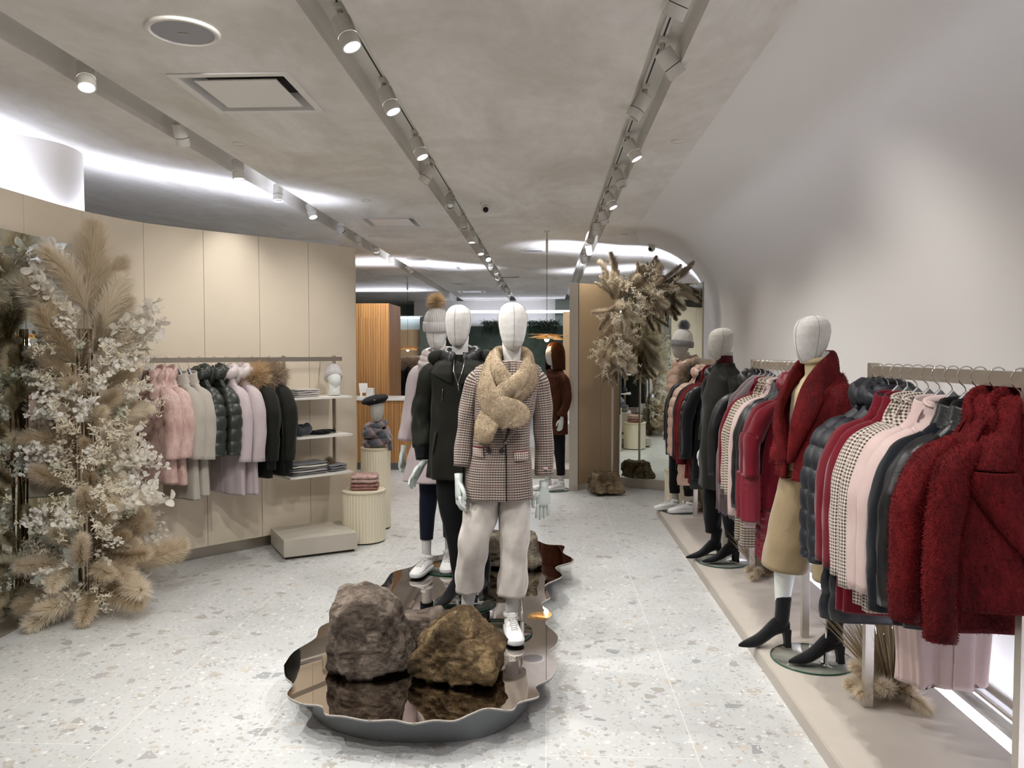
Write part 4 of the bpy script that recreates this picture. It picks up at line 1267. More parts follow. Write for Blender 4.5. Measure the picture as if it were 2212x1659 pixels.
m_cream_k = fabric('cream knit', '#c7b48f', '#d2c19e', 250, bump=0.6)
m_tan_k = fabric('tan knit', '#8c7b60', '#9c8a6c', 200, bump=0.6)
m_red_k = fabric('dark red knit', '#3a0d12', '#49141a', 250, bump=0.6)
m_velvet = fabric('pale velvet corduroy', '#b5ada6', '#cfc9c3', 12, sheen=0.5, bump=0.2, cloud=9)
m_navyt = fabric('navy trousers cloth', '#0c1020', '#121728', 400)
m_knitg = knit('pale grey rib knit', '#a39d9c', '#cfcac9', 60)
m_knitd = knit('dark grey rib knit', '#6a6768', '#8d8a8b', 60)
m_knitw = knit('white rib knit', '#b9b5b0', '#e3e0db', 60)
m_button = plain('dark horn button', '#2a1f1c', 0.35)
m_zip = plain('zip metal', '#a9a9a6', 0.3, 1.0)

# ---------------------------------------------------------------- mirrored island in the middle
PZ = 0.16
out = [(-1.209, 3.44), (-1.215, 3.60), (-1.165, 3.78), (-1.185, 3.95), (-1.09, 4.15), (-1.125, 4.40), (-1.02, 4.66), (-1.01, 4.95), (-0.90, 5.10), (-0.86, 5.33), (-0.74, 5.42), (-0.66, 5.68), (-0.50, 5.78), (-0.40, 5.95), (-0.25, 5.88), (-0.12, 5.92), (0.0, 5.74), (0.13, 5.70), (0.12, 5.50), (0.19, 5.30), (0.06, 5.12), (0.10, 4.92), (-0.01, 4.72), (0.025, 4.50), (-0.03, 4.36), (0.03, 4.2), (-0.005, 4.05), (0.055, 3.88), (0.05, 3.76), (0.012, 3.64), (0.05, 3.50), (0.02, 3.36), (-0.045, 3.28), (-0.03, 3.18), (-0.11, 3.12), (-0.14, 3.05), (-0.24, 3.06), (-0.30, 3.01), (-0.36, 2.95), (-0.44, 2.95), (-0.52, 2.92), (-0.60, 2.945), (-0.70, 2.935), (-0.80, 2.965), (-0.88, 2.98), (-0.92, 3.05), (-1.01, 3.07), (-1.09, 3.14), (-1.10, 3.24), (-1.16, 3.32)]
t = thing('display_island', 'low island with a wavy edged mirror top and grey curved base on the floor', 'display platform', (-0.53, 4.3, 0))
sm = [(p.x + 0.53, p.y - 4.3) for p in spline([(x, y, 0) for x, y in out] + [(out[0][0], out[0][1], 0)], 5)][:-1]
G().prism(list(reversed(sm)), PZ - 0.006, PZ).obj('mirror_top', m_mirror_top, t, smooth=False)
G().prism(list(reversed([(x * 0.999, y * 0.999) for x, y in sm])), PZ - 0.012, PZ - 0.0062).obj('top_underside', m_greymetal, t, smooth=False)
bo = [(-1.075, 3.44), (-1.08, 3.75), (-1.04, 4.15), (-0.95, 4.6), (-0.85, 5.0), (-0.72, 5.35), (-0.5, 5.66), (-0.22, 5.76), (-0.02, 5.55), (-0.03, 5.1), (-0.09, 4.7), (-0.11, 4.2), (-0.09, 3.8), (-0.07, 3.5), (-0.14, 3.26), (-0.28, 3.12), (-0.5, 3.075), (-0.72, 3.085), (-0.90, 3.16), (-1.02, 3.28)]
bo = [(p.x + 0.53, p.y - 4.3) for p in spline([(x, y, 0) for x, y in bo] + [(bo[0][0], bo[0][1], 0)], 6)][:-1]
G().prism(list(reversed(bo)), 0.0, PZ - 0.0125).obj('base', m_greymetal, t, smooth='auto')

m_rock1 = rockmat('grey brown rock', '#423a33', '#6d6158', '#8b7f73', '#51463d')
m_rock2 = rockmat('ochre brown rock', '#3b2f20', '#6a583f', '#8a7555', '#4a3b28')
m_rock3 = rockmat('tan grey rock', '#4a443a', '#7b7060', '#8f8675', '#5a5348')
m_rock4 = rockmat('pitted tan rock', '#5a4c38', '#8d7c62', '#a9987b', '#6b5a44')
PL1 = [(-1, 0, .05, .86), (1, -.1, .25, .80), (0, -1, .15, .85), (0, 1, 0, .9), (0.08, 0, 1, .93), (.6, 0, .8, .88), (-.5, -.2, .9, .98), (-.7, -.7, 0, .98), (.7, -.7, .1, .95), (0, 0, -1, .8), (.8, .5, .3, .95)]
rock('rock', 'tallest grey brown rock with a vertical crack on the front left of the mirror island', (-0.815, 3.45, PZ), 0.05, (0.205, 0.17, 0.192), PL1, m_rock1, 1, 0.019, 6, 'rocks on the island', (1, .1, .15))
PL2 = [(-.75, -.1, .5, .72), (.62, -.15, .65, .66), (-.2, -1, .1, .8), (0, 1, 0, .9), (.1, 0, 1, .96), (1, 0, -.1, .97), (-1, 0, 0, .93), (0, 0, -1, .7), (.3, -.8, .5, .85)]
rock('rock', 'pointed ochre rock on the front right of the mirror island', (-0.40, 3.37, PZ), -0.1, (0.215, 0.15, 0.152), PL2, m_rock2, 4, 0.024, 6, 'rocks on the island', (.6, .2, .8))
PL3 = [(-1, 0, .2, .9), (1, 0, .3, .85), (0, -1, .2, .85), (0, 1, 0, .9), (-.15, 0, 1, .9), (0, 0, -1, .7), (.5, -.6, .5, .9)]
rock('rock', 'low brown rock behind the tallest rock on the mirror island', (-0.60, 3.76, PZ), 0.15, (0.14, 0.10, 0.085), PL3, m_rock1, 7, 0.014, 5, 'rocks on the island')
rock('rock', 'small dark shard of rock leaning behind the tallest rock near the left mirror edge', (-0.93, 4.18, PZ), 0.6, (0.07, 0.05, 0.075), PL2, m_rock1, 9, 0.012, 4, 'rocks on the island')
PL4 = [(-1, 0, .25, .88), (1, 0, .1, .92), (0, -1, .05, .85), (0, 1, 0, .9), (.1, 0, 1, .88), (0, 0, -1, .7), (-.5, -.8, -.3, .85), (.6, -.7, .2, .95)]
rock('rock', 'wide tan and grey rock at the back of the mirror island behind the trouser legs', (-0.255, 5.16, PZ), 0.1, (0.225, 0.17, 0.125), PL4, m_rock3, 12, 0.02, 6, 'rocks on the island', (.5, 0, .9))

# ---------------------------------------------------------------- mannequins on the island
# 1: check coat
M = thing('mannequin', 'front mannequin in a brown check coat, tan fur scarf and pale trousers', 'mannequin', (-0.225, 3.90, PZ), 0.08)
glass_base(M, -0.03, 0.0, 0.185, ((0.10, -0.055), (0.065, 0.0, 0.34)))
add_head(M, m_linen, 1.455, 0.24, R(4), 0.0, (0.05, -0.01))
T = Torso([(0.70, .178, .125, -.02, 0), (0.85, .168, .118, -.018, 0), (0.97, .150, .105, -.008, 0), (1.06, .142, .098, 0, 0), (1.18, .158, .106, .012, 0), (1.28, .172, .100, .022, 0),
           (1.335, .180, .082, .026, .005), (1.366, .168, .07, .03, .008), (1.388, .13, .062, .036, .01), (1.402, .085, .058, .04, .01)], 2.5, 0.004, seed=2.0, nz=80, n=64, lump=0.004)
ct = T.geo().obj('coat', m_glen, M)
for s in (-1, 1):
    if s < 0: path = [(-.105, 0, 1.335), (-.142, 0, 1.285), (-.166, .005, 1.15), (-.186, .0, 1.03), (-.205, -.03, 0.865)]; rad = [.034, .050, .053, .048, .045]
    else: path = [(.155, 0, 1.335), (.188, 0, 1.285), (.204, .01, 1.15), (.211, .005, 1.0), (.214, -.005, 0.815)]; rad = [.034, .050, .052, .049, .047]
    sl = sleeve_geo(path, rad, 1.0, 26, 10, fold=0.006, seed=s).obj('sleeve', m_glen, ct)
    if s > 0: G().box(.206, .228, -.0545, -.050, .852, .864).obj('sleeve_label', m_blush, sl, smooth=False)
    g = T.strip([(.05 + s * .045, 1.40), (.05 + s * .085, 1.33), (.045 + s * .105, 1.22), (.03 + s * .05, 1.08), (0.012, 0.985)], [(.05 + s * .02, 1.40), (.05 + s * .02, 1.33), (.045 + s * .03, 1.22), (.03 + s * .01, 1.08), (0.004, 0.985)], 0.011, 0.006, 10, 7)
    g.obj('lapel', m_glen, ct)
g = T.strip([(0.012, 0.985), (0.014, 0.85), (0.014, 0.705)], [(0.0175, 0.985), (0.0195, 0.85), (0.0195, 0.705)], 0.006, 0.001, 10, 3); g.obj('front_edge', m_blackc, ct)
g = T.strip([(0.0195, 0.99), (0.02, 0.85), (0.02, 0.704)], [(0.135, 0.99), (0.14, 0.85), (0.145, 0.704)], 0.005, 0.0, 14, 9)
for s, x0, x1, z in ((-1, -.150, -.098, .965), (1, .055, .128, .945)):
    g = T.strip([(x0, z), (x0 + .003, z - .042)], [(x1, z), (x1 + .003, z - .045)], 0.009, 0.003, 4, 6); g.obj('pocket_flap', m_houn, ct)
    g = T.strip([(x0 - .002, z + .004), (x0 - .002, z)], [(x1 + .002, z + .004), (x1 + .002, z)], 0.010, 0.001, 2, 6); g.obj('pocket_edge', m_burg, ct)
for x, z in ((-.068, .955), (-.005, .955), (-.095, 1.125)):
    p = T.front(x, z, 0.008); g = G(); g.lathe([(0, -.004), (.0125, -.004), (.0135, .001), (.010, .005), (.004, .003), (0, .003)], 20, cap=False); g.xf(Matrix.Translation(p) @ Matrix.Rotation(R(90), 4, 'X')); g.obj('button', m_button, ct)
add_hand(M, -1, (-.222, -.04, 0.80), 0.3, R(-14), R(4), m_hand, 0.5, 1.02)
add_hand(M, 1, (.212, -.012, 0.755), R(-75), R(-3), R(0), m_hand, 0.12, 1.02)
add_leg(M, 'trouser_leg', [(-.085, 0, .78), (-.11, -.005, .62), (-.145, -.02, .48), (-.165, .02, .34), (-.172, .05, .22)], [.078, .085, .080, .072, .073], m_velvet, 30, 0.010, 1.0)
add_leg(M, 'trouser_leg', [(.06, 0, .78), (.063, -.01, .62), (.06, -.02, .48), (.056, -.02, .34), (.045, -.02, .205)], [.078, .080, .072, .07, .076], m_velvet, 30, 0.010, 4.0)
add_leg(M, 'leg', [(-.170, .05, .30), (-.175, .06, .18), (-.185, .075, .10), (-.19, .08, .05)], [.042, .036, .031, .033], m_linen, 20, 0)
add_leg(M, 'leg', [(.055, -.02, .30), (.05, -.012, .18), (.045, -.005, .10), (.045, 0, .05)], [.042, .036, .031, .033], m_linen, 20, 0)
add_sneaker(M, (-.19, .045, 0.010), R(-12)); add_sneaker(M, (.045, -.035, 0.010), R(6))
# fur scarf
sc = bpy.data.objects.new('fur_scarf', None); COL.objects.link(sc); sc.parent = M
def fl_tube(pts, w, th, n=20, seg=8, lump=0.004):
    """soft flattened band: w wide in x/z, th thick in depth"""
    sp = spline(pts, seg); rs = []
    for i, p in enumerate(sp):
        a = sp[max(i - 1, 0)]; b = sp[min(i + 1, len(sp) - 1)]; d = (b - a).normalized()
        ww = w if not hasattr(w, '__call__') else w(i / (len(sp) - 1))
        fwd = Vector((p.x - 0.045, p.y - 0.01, 0)); fwd = fwd.normalized() if fwd.length > 0.02 else Vector((0, -1, 0))
        fwd = (fwd - d * fwd.dot(d)).normalized(); s = d.cross(fwd)
        rs.append([p + s * (cos(t) * ww) + fwd * (sin(t) * th * min(1, ww / 0.04)) + fwd * lump * N3(i * .3, t, w(0.5) * 100 if hasattr(w, '__call__') else 3) for t in [2 * pi * k / n for k in range(n)]])
    return G().rings(rs)
def endw(w0, w1): return lambda f: max(0.004, (w0 + (w1 - w0) * min(1, f * 1.3)) * math.sqrt(max(0.0, 1 - max(0.0, (f - 0.82) / 0.18) ** 2)))
parts = [fl_tube([(.045, .075, 1.43), (-.01, .055, 1.43), (-.032, 0, 1.42), (-.04, -.055, 1.385), (-.02, -.115, 1.34), (.03, -.135, 1.275), (.075, -.13, 1.23)], lambda f: .046, .03),
         fl_tube([(.045, .075, 1.43), (.10, .055, 1.43), (.128, 0, 1.41), (.125, -.055, 1.365), (.09, -.125, 1.31), (.01, -.15, 1.255), (-.05, -.135, 1.19)], lambda f: .044, .03),
         fl_tube([(-.04, .02, 1.42), (-.07, -.03, 1.37), (-.085, -.085, 1.30), (-.07, -.13, 1.22), (-.01, -.16, 1.16), (.055, -.155, 1.125), (.075, -.15, 1.075)], endw(.045, .082), .028),
         fl_tube([(.12, .0, 1.41), (.145, -.05, 1.35), (.12, -.105, 1.29), (.03, -.128, 1.22), (-.05, -.125, 1.14), (-.09, -.13, 1.06), (-.085, -.132, .99)], endw(.04, .070), .028)]
for k, g in enumerate(parts): g.obj(('neck_loop', 'neck_loop', 'scarf_end', 'scarf_end')[k], m_tanf, sc)
fuzz(sc, parts, 34000, 0.010, 0.0018, m_tanf, 0.5, 'fur_pile', 3, 0.8)

# 2: black parka
M = thing('mannequin', 'middle mannequin in a long black green parka with dark padded collar and black trousers', 'mannequin', (-0.485, 4.36, PZ), -0.10)
glass_base(M, 0.02, 0.0, 0.18, ((0.09, 0.0), (0.06, .03, .42)))
add_head(M, m_linen, 1.475, 0.238, R(-3), 0.0, (-0.015, 0.0))
T = Torso([(0.73, .200, .135, 0, 0), (0.9, .192, .13, 0, 0), (1.05, .178, .12, 0, 0), (1.2, .178, .12, 0, 0), (1.32, .178, .11, 0, 0), (1.37, .155, .095, 0, .005), (1.40, .11, .08, 0, .01), (1.43, .08, .07, 0, .01)], 2.5, 0.006, seed=5.0, nz=70, n=56, lump=0.012)
ct = T.geo().obj('parka', m_parka, M)
for s in (-1, 1):
    path = [(s * .14, 0, 1.345), (s * .182, 0, 1.30), (s * .222, .02, 1.15), (s * .235, .01, 1.03), (s * .225, -.04, 0.90)]
    sl = sleeve_geo(path, [.05, .068, .064, .06, .052], 1.0, 24, 10, fold=0.012, seed=s * 3, wr=0.0015).obj('sleeve', m_parka, ct)
    sleeve_geo([(s * .225, -.04, .915), (s * .222, -.05, .87), (s * .218, -.06, .835)], [.046, .038, .034], 1.0, 20, 5).obj('knit_cuff', m_blackc, sl)
    add_hand(M, s, (s * .214, -.065, .81), R(25 * s), R(-28), R(-18 * s), m_hand, .3, .95)
    # wide flap collar
    g = T.strip([(s * .075, 1.428), (s * .145, 1.388), (s * .178, 1.335)], [(s * .03, 1.40), (s * .03, 1.33), (s * .03, 1.268)], 0.022, 0.010, 8, 9); g.obj('collar_flap', m_parka, ct)
g = G(); rs = []
for i in range(25):
    a = R(-165 + 330 * i / 24); rr = .094; ring = []
    for b in range(16):
        tt = 2 * pi * b / 16; rad = Vector((sin(a), cos(a), 0)); q = 0.05 * (1 + .1 * sin(i * 2.1))
        ring.append(Vector((0, 0.015, 1.435 - 0.035 * (1 - cos(a)) * .6)) + rad * (rr + cos(tt) * q * .55) + Vector((0, 0, sin(tt) * q)))
    rs.append(ring)
g.rings(rs).obj('padded_collar', m_blackp, ct)
g = G(); rs = []
for i in range(21):
    a = R(-110 + 220 * i / 20); rad = Vector((sin(a), cos(a), 0)); ring = []
    for b in range(14):
        tt = 2 * pi * b / 14; q = .05 + .012 * sin(i * 1.3)
        ring.append(Vector((0, 0.03, 1.41)) + rad * (.14 + cos(tt) * q) + Vector((0, 0, sin(tt) * q * .8)))
    rs.append(ring)
g.rings(rs).obj('hood', m_parka, ct)
T.strip([(.022, 1.28), (.03, 1.0), (.03, .735)], [(.028, 1.28), (.038, 1.0), (.038, .735)], .006, .001, 12, 3).obj('front_edge', m_blackc, ct)
for s in (-1, 1): G().tube([T.front(s * .03 + .01, 1.40, .03), T.front(s * .025 + .01, 1.34, .034), T.front(.012, 1.27, .03)], .0025, 6).obj('zip', m_zip, ct)
G().tube([T.front(.012, 1.27, .03), T.front(.014, 1.22, .012)], .003, 6).obj('zip_pull', m_zip, ct)
T.strip([(-.085, 1.24), (-.09, 1.17)], [(-.082, 1.24), (-.087, 1.17)], .006, .001, 4, 3).obj('pocket_zip', m_zip, ct)
T.strip([(-.13, 1.0), (-.15, .88)], [(-.115, 1.0), (-.135, .88)], .008, .004, 5, 4).obj('pocket', m_parka, ct)
add_leg(M, 'trouser_leg', [(-.07, 0, .80), (-.07, -.01, .62), (-.05, -.015, .46), (-.03, 0, .30), (-.02, .02, .13)], [.082, .072, .054, .047, .040], m_blackc, 22, .004)
add_leg(M, 'trouser_leg', [(.08, 0, .80), (.085, .03, .62), (.09, .05, .46), (.1, .09, .30), (.1, .12, .13)], [.082, .072, .054, .047, .040], m_blackc, 22, .004)
add_boot(M, (-.03, 0.02, .01), R(-28), .15, .055); add_boot(M, (.10, .10, .01), R(-20), .15, .055)

# 3: lavender wrap coat and pompom hat
M = thing('mannequin', 'rear mannequin in a lavender belted coat with a fur pompom hat', 'mannequin', (-0.70, 5.04, PZ), -0.12)
glass_base(M, 0.06, .03, 0.185, ((.15, .05), (.10, .05, .4)))
add_head(M, m_linen, 1.465, 0.238, R(-2), 0.0, (-.02, 0))
beanie(M, (-.02, 0.0, 1.585), 0, m_knitg, m_knitg, m_ruff, .083, .098, .155, .065, .06, R(8))
T = Torso([(0.60, .265, .19, .02, 0), (0.75, .235, .165, .015, 0), (0.92, .175, .125, .01, 0), (1.02, .130, .095, 0, 0), (1.12, .145, .105, 0, 0), (1.24, .16, .105, 0, 0), (1.33, .16, .085, 0, .005), (1.37, .13, .07, 0, .01), (1.40, .08, .06, 0, .01), (1.43, .06, .055, 0, .01)], 2.4, 0.014, seed=8.0, nz=70, n=64, lump=0.003, kf=8)
ct = T.geo().obj('coat', m_lav, M)
for s in (-1, 1):
    path = [(s * .125, 0, 1.33), (s * .162, 0, 1.28), (s * .20, .02, 1.13), (s * .225, .0, .98), (s * .24, -.03, .86)]
    sl = sleeve_geo(path, [.045, .056, .052, .047, .047], 1.0, 22, 9, fold=0.005, seed=s * 4).obj('sleeve', m_lav, ct)
    add_hand(M, s, (s * .245, -.035, .80), R(10 * s), R(-8), R(-5 * s), m_hand, .35, .95)
    T.strip([(s * .03, 1.40), (s * .10, 1.34), (s * .12, 1.26), (s * .085, 1.25)], [(s * .02, 1.40), (s * .03, 1.33), (s * .02, 1.27), (s * .02, 1.25)], .009, .006, 7, 6).obj('collar', m_lav, ct)
    T.strip([(s * .10, 1.245), (s * .115, 1.215), (s * .03, 1.10)], [(s * .02, 1.245), (s * .01, 1.2), (0, 1.09)], .009, .006, 8, 6).obj('lapel', m_lav, ct)
T2 = Torso([(1.0, .135, .1, 0, 0), (1.04, .135, .1, 0, 0)], 2.4); T2.geo().obj('belt', m_lav, ct)
T.strip([(.0, 1.0), (.01, .86), (.015, .80)], [(.025, 1.0), (.04, .87), (.05, .81)], .012, .004, 8, 4).obj('belt_end', m_lav, ct)
g = G()
for k, (zz, rr, q) in enumerate(((1.395, .108, .034), (1.43, .098, .032), (1.46, .09, .028))):
    rs = []
    for i in range(25):
        a = R(-172 + 344 * i / 24); rad = Vector((sin(a), cos(a), 0))
        rs.append([Vector((-.01, .012, zz - .02 * (1 - cos(a)))) + rad * (rr + cos(2 * pi * b / 14) * q) + Vector((0, 0, sin(2 * pi * b / 14) * q * .9)) for b in range(14)])
    g.rings(rs)
g.obj('quilted_hood', m_lavp, ct)
add_leg(M, 'trouser_leg', [(-.07, 0, .72), (-.08, -.02, .5), (-.085, -.04, .34), (-.085, -.05, .21)], [.08, .058, .05, .043], m_navyt, 22, .003)
add_leg(M, 'trouser_leg', [(.07, 0, .72), (.06, .02, .5), (.05, .04, .34), (.04, .07, .21)], [.08, .058, .05, .043], m_navyt, 22, .003)
add_leg(M, 'leg', [(-.085, -.05, .26), (-.085, -.055, .14), (-.085, -.05, .06)], [.034, .03, .032], m_linen, 18, 0)
add_leg(M, 'leg', [(.04, .07, .26), (.038, .08, .14), (.035, .08, .06)], [.034, .03, .032], m_linen, 18, 0)
add_sneaker(M, (-.085, -.085, .01), R(-8)); add_sneaker(M, (.035, .05, .01), R(10))

# ---------------------------------------------------------------- mannequins along the right wall (facing the aisle)
RZ = R(-72); PT = 0.07
M = thing('mannequin', 'nearest right hand mannequin in burgundy fur jacket and tan knit culottes', 'mannequin', (1.32, 3.83, PT), RZ)
glass_base(M, -0.01, 0.01, 0.2, ((.085, .015), (.07, .03, .36)))
add_head(M, m_linen, 1.475, 0.238, R(0), R(4), (0, -.015), w=.076, dp=.098)
T = Torso([(0.95, .15, .11, 0, 0), (1.05, .125, .095, 0, 0), (1.2, .14, .1, 0, 0), (1.33, .14, .085, 0, 0), (1.39, .10, .065, 0, .01), (1.42, .06, .058, 0, .012), (1.475, .053, .058, 0, .005), (1.50, .058, .066, 0, -.005)], 2.4, 0.002, seed=2, nz=50, n=40)
T.geo().obj('sweater', m_cream_k, M)
G().tube([Vector((.062 * sin(R(a)), .066 * cos(R(a)) + 0.0, 1.497 + .008 * cos(R(a)))) for a in range(0, 360, 15)] + [(0, .066, 1.505)], .014, 10).obj('roll_neck', m_cream_k, M)
T = Torso([(0.915, .205, .155, 0, .0), (1.0, .198, .15, 0, 0), (1.12, .182, .14, 0, 0), (1.25, .185, .14, 0, 0), (1.34, .178, .12, 0, .01), (1.40, .14, .10, 0, .02), (1.43, .11, .08, 0, .03)], 2.5, .006, seed=4, nz=44, n=56, lump=.012)
# open jacket: keep only the ring sector away from the front opening
def open_torso(T, half_fn, inner=0.018):
    g = G(); rs = []
    for i in range(T.nz + 1):
        z = lerp(T.z0, T.z1, i / T.nz); h = half_fn((z - T.z0) / (T.z1 - T.z0)); ring = []
        a0 = -pi / 2 + h; a1 = 3 * pi / 2 - h
        for k in range(T.n): ring.append(T.at(lerp(a0, a1, k / (T.n - 1)), z))
        for k in reversed(range(T.n)): ring.append(T.at(lerp(a0, a1, k / (T.n - 1)), z, -inner))
        rs.append(ring)
    return g.rings(rs, True)
gj = open_torso(T, lambda f: 0.10 + 0.75 * max(0, f - .15))
ct = gj.obj('fur_jacket', m_bfur, M); srcs = [gj]
for s in (-1, 1):
    g = sleeve_geo([(s * .15, .01, 1.35), (s * .19, .01, 1.30), (s * .225, .03, 1.17), (s * .23, .0, 1.05), (s * .215, -.04, .95)], [.055, .075, .07, .062, .056], 1.0, 24, 9, fold=.012, seed=s); g.obj('sleeve', m_bfur, ct); srcs.append(g)
    hx = lambda f: s * .03 + s * .13 * f
    g = G(); rs = []
    pts = [(s * .02, -.150, 1.00), (s * .05, -.158, 1.08), (s * .085, -.155, 1.17), (s * .105, -.13, 1.26), (s * .105, -.085, 1.35), (s * .10, -.02, 1.43), (s * .075, .04, 1.475), (0, .08, 1.485)]
    sp = spline(pts, 6)
    for i, p in enumerate(sp):
        f = i / (len(sp) - 1); d = (sp[min(i + 1, len(sp) - 1)] - sp[max(i - 1, 0)]).normalized()
        w = .012 + .062 * sin(min(1, f * 1.5) * pi / 2) * (1 - .25 * f); out_ = Vector((p.x, p.y - .02, 0)).normalized(); out_ = (out_ - d * out_.dot(d)).normalized(); sd = d.cross(out_)
        rs.append([p + sd * (cos(q) * w) + out_ * (sin(q) * .024) for q in [2 * pi * k / 18 for k in range(18)]])
    g.rings(rs); g.obj('fur_lapel', m_bfur, ct); srcs.append(g)
fuzz(ct, srcs, 36000, .009, .0018, m_bfurh, .45, 'fur_pile', 6, .8)
add_leg(M, 'culotte_leg', [(-.075, 0, .95), (-.11, -.01, .80), (-.15, -.03, .62), (-.178, -.04, .43)], [.10, .105, .108, .115], m_tan_k, 30, .006, 2, wr=0)
add_leg(M, 'culotte_leg', [(.075, .0, .95), (.08, .03, .80), (.08, .06, .62), (.08, .08, .43)], [.10, .105, .108, .115], m_tan_k, 30, .006, 6)
add_leg(M, 'leg', [(-.175, -.03, .5), (-.19, -.03, .38), (-.20, -.03, .28), (-.20, -.03, .2)], [.05, .05, .04, .034], m_hand_w, 20, 0)
add_leg(M, 'leg', [(.08, .07, .5), (.08, .07, .38), (.08, .08, .28), (.08, .085, .2)], [.05, .05, .04, .034], m_hand_w, 20, 0)
add_boot(M, (-.20, -.055, .0), R(-14), .20, .075); add_boot(M, (.075, .05, .011), R(-14), .19, .07)

M = thing('mannequin', 'second right hand mannequin in a black jacket over a dark red turtleneck', 'mannequin', (1.285, 5.64, PT), RZ)
glass_base(M, 0, 0, .185, ((.05, .06), (.04, .05, .36)))
add_head(M, m_linen_d, 1.475, 0.235, R(-8), R(3), (0, -.015), w=.078, dp=.100)
T = Torso([(1.38, .07, .06, 0, .01), (1.42, .058, .058, 0, .012), (1.46, .054, .06, 0, .005), (1.51, .058, .068, 0, -.008)], 2.2, .0, nz=30, quilt=.016, qamp=.003); T.geo().obj('turtleneck', m_red_k, M)
T = Torso([(0.55, .20, .15, 0, 0), (0.75, .195, .145, 0, 0), (1.0, .18, .135, 0, 0), (1.2, .185, .13, 0, 0), (1.33, .175, .10, 0, .01), (1.385, .12, .085, 0, .012), (1.43, .068, .07, 0, .012), (1.455, .065, .068, 0, .01)], 2.4, .006, seed=3, nz=60, n=48, lump=.014)
ct = T.geo().obj('jacket', m_parka, M)
for s in (-1, 1):
    sl = sleeve_geo([(s * .14, 0, 1.34), (s * .185, 0, 1.29), (s * .225, .02, 1.12), (s * .23, -.0, .98), (s * .22, -.03, .87)], [.05, .066, .062, .056, .05], 1, 22, 9, fold=.01, seed=s * 5, wr=.0015).obj('sleeve', m_parka, ct)
    add_hand(M, s, (s * .22, -.035, .82), 0, R(-6), 0, m_hand_w, .3, .95)
add_leg(M, 'trouser_leg', [(-.07, 0, .75), (-.08, -.02, .5), (-.085, -.03, .34), (-.085, -.03, .2)], [.09, .075, .065, .05], m_blackc, 22, .006)
add_leg(M, 'trouser_leg', [(.07, 0, .75), (.08, .02, .5), (.08, .03, .34), (.08, .04, .2)], [.09, .075, .065, .05], m_blackc, 22, .006)
add_boot(M, (-.07, -.03, .011), R(-12), .17, .06); add_boot(M, (.06, .03, .011), R(-12), .17, .06)

M = thing('mannequin', 'farthest right hand mannequin, blush padded jacket and grey pompom hat', 'mannequin', (1.30, 7.42, PT), RZ)
glass_base(M, -.03, 0, .175, ((.06, .05), (.04, .05, .36)))
add_head(M, m_linen_d, 1.475, 0.235, R(-6), R(0), (0, -.015), w=.074, dp=.094)
pm = furmat('grey blue pompom fur', '#77757c', '#8e8c95', '#a9a7b0')
beanie(M, (0, -.012, 1.585), R(-6), m_knitw, m_knitd, pm, .083, .102, .175, .06, .055, R(-6))
T = Torso([(0.72, .19, .15, 0, 0), (1.0, .18, .14, 0, 0), (1.2, .185, .135, 0, 0), (1.33, .175, .10, 0, .01), (1.39, .12, .09, 0, .012), (1.44, .08, .08, 0, .012)], 2.4, .003, .085, .014, 3, 80, 44)
ct = T.geo().obj('padded_jacket', m_blushp, M)
for s in (-1, 1):
    sleeve_geo([(s * .14, 0, 1.34), (s * .185, 0, 1.29), (s * .225, .02, 1.12), (s * .23, 0, .98), (s * .22, -.03, .85)], [.05, .066, .064, .06, .05], 1, 22, 9, .08, .012, .005, s).obj('sleeve', m_blushp, ct)
    add_hand(M, s, (s * .22, -.035, .80), 0, R(-6), 0, m_hand_w, .3, .95)
g = G(); rs = []
for i in range(21):
    a = R(-150 + 300 * i / 20); rad = Vector((sin(a), cos(a), 0))
    rs.append([Vector((0, .03, 1.455 - .03 * (1 - cos(a)))) + rad * (.095 + cos(2 * pi * b / 14) * .04) + Vector((0, 0, sin(2 * pi * b / 14) * (.055 + .008 * sin(i * 1.9)))) for b in range(14)])
g.rings(rs).obj('hood', m_blushp, ct)
add_leg(M, 'trouser_leg', [(-.07, 0, .85), (-.08, -.02, .5), (-.085, -.03, .30), (-.085, -.03, .17)], [.085, .065, .052, .046], m_blackc, 22, .005)
add_leg(M, 'trouser_leg', [(.07, 0, .85), (.08, .02, .5), (.08, .03, .30), (.08, .04, .17)], [.085, .065, .052, .046], m_blackc, 22, .005)
add_leg(M, 'leg', [(-.085, -.03, .2), (-.085, -.02, .06)], [.032, .032], m_linen_d, 16, 0); add_leg(M, 'leg', [(.08, .04, .2), (.08, .045, .06)], [.032, .032], m_linen_d, 16, 0)
add_sneaker(M, (-.085, -.055, .011), R(-10)); add_sneaker(M, (.08, .01, .011), R(-10))

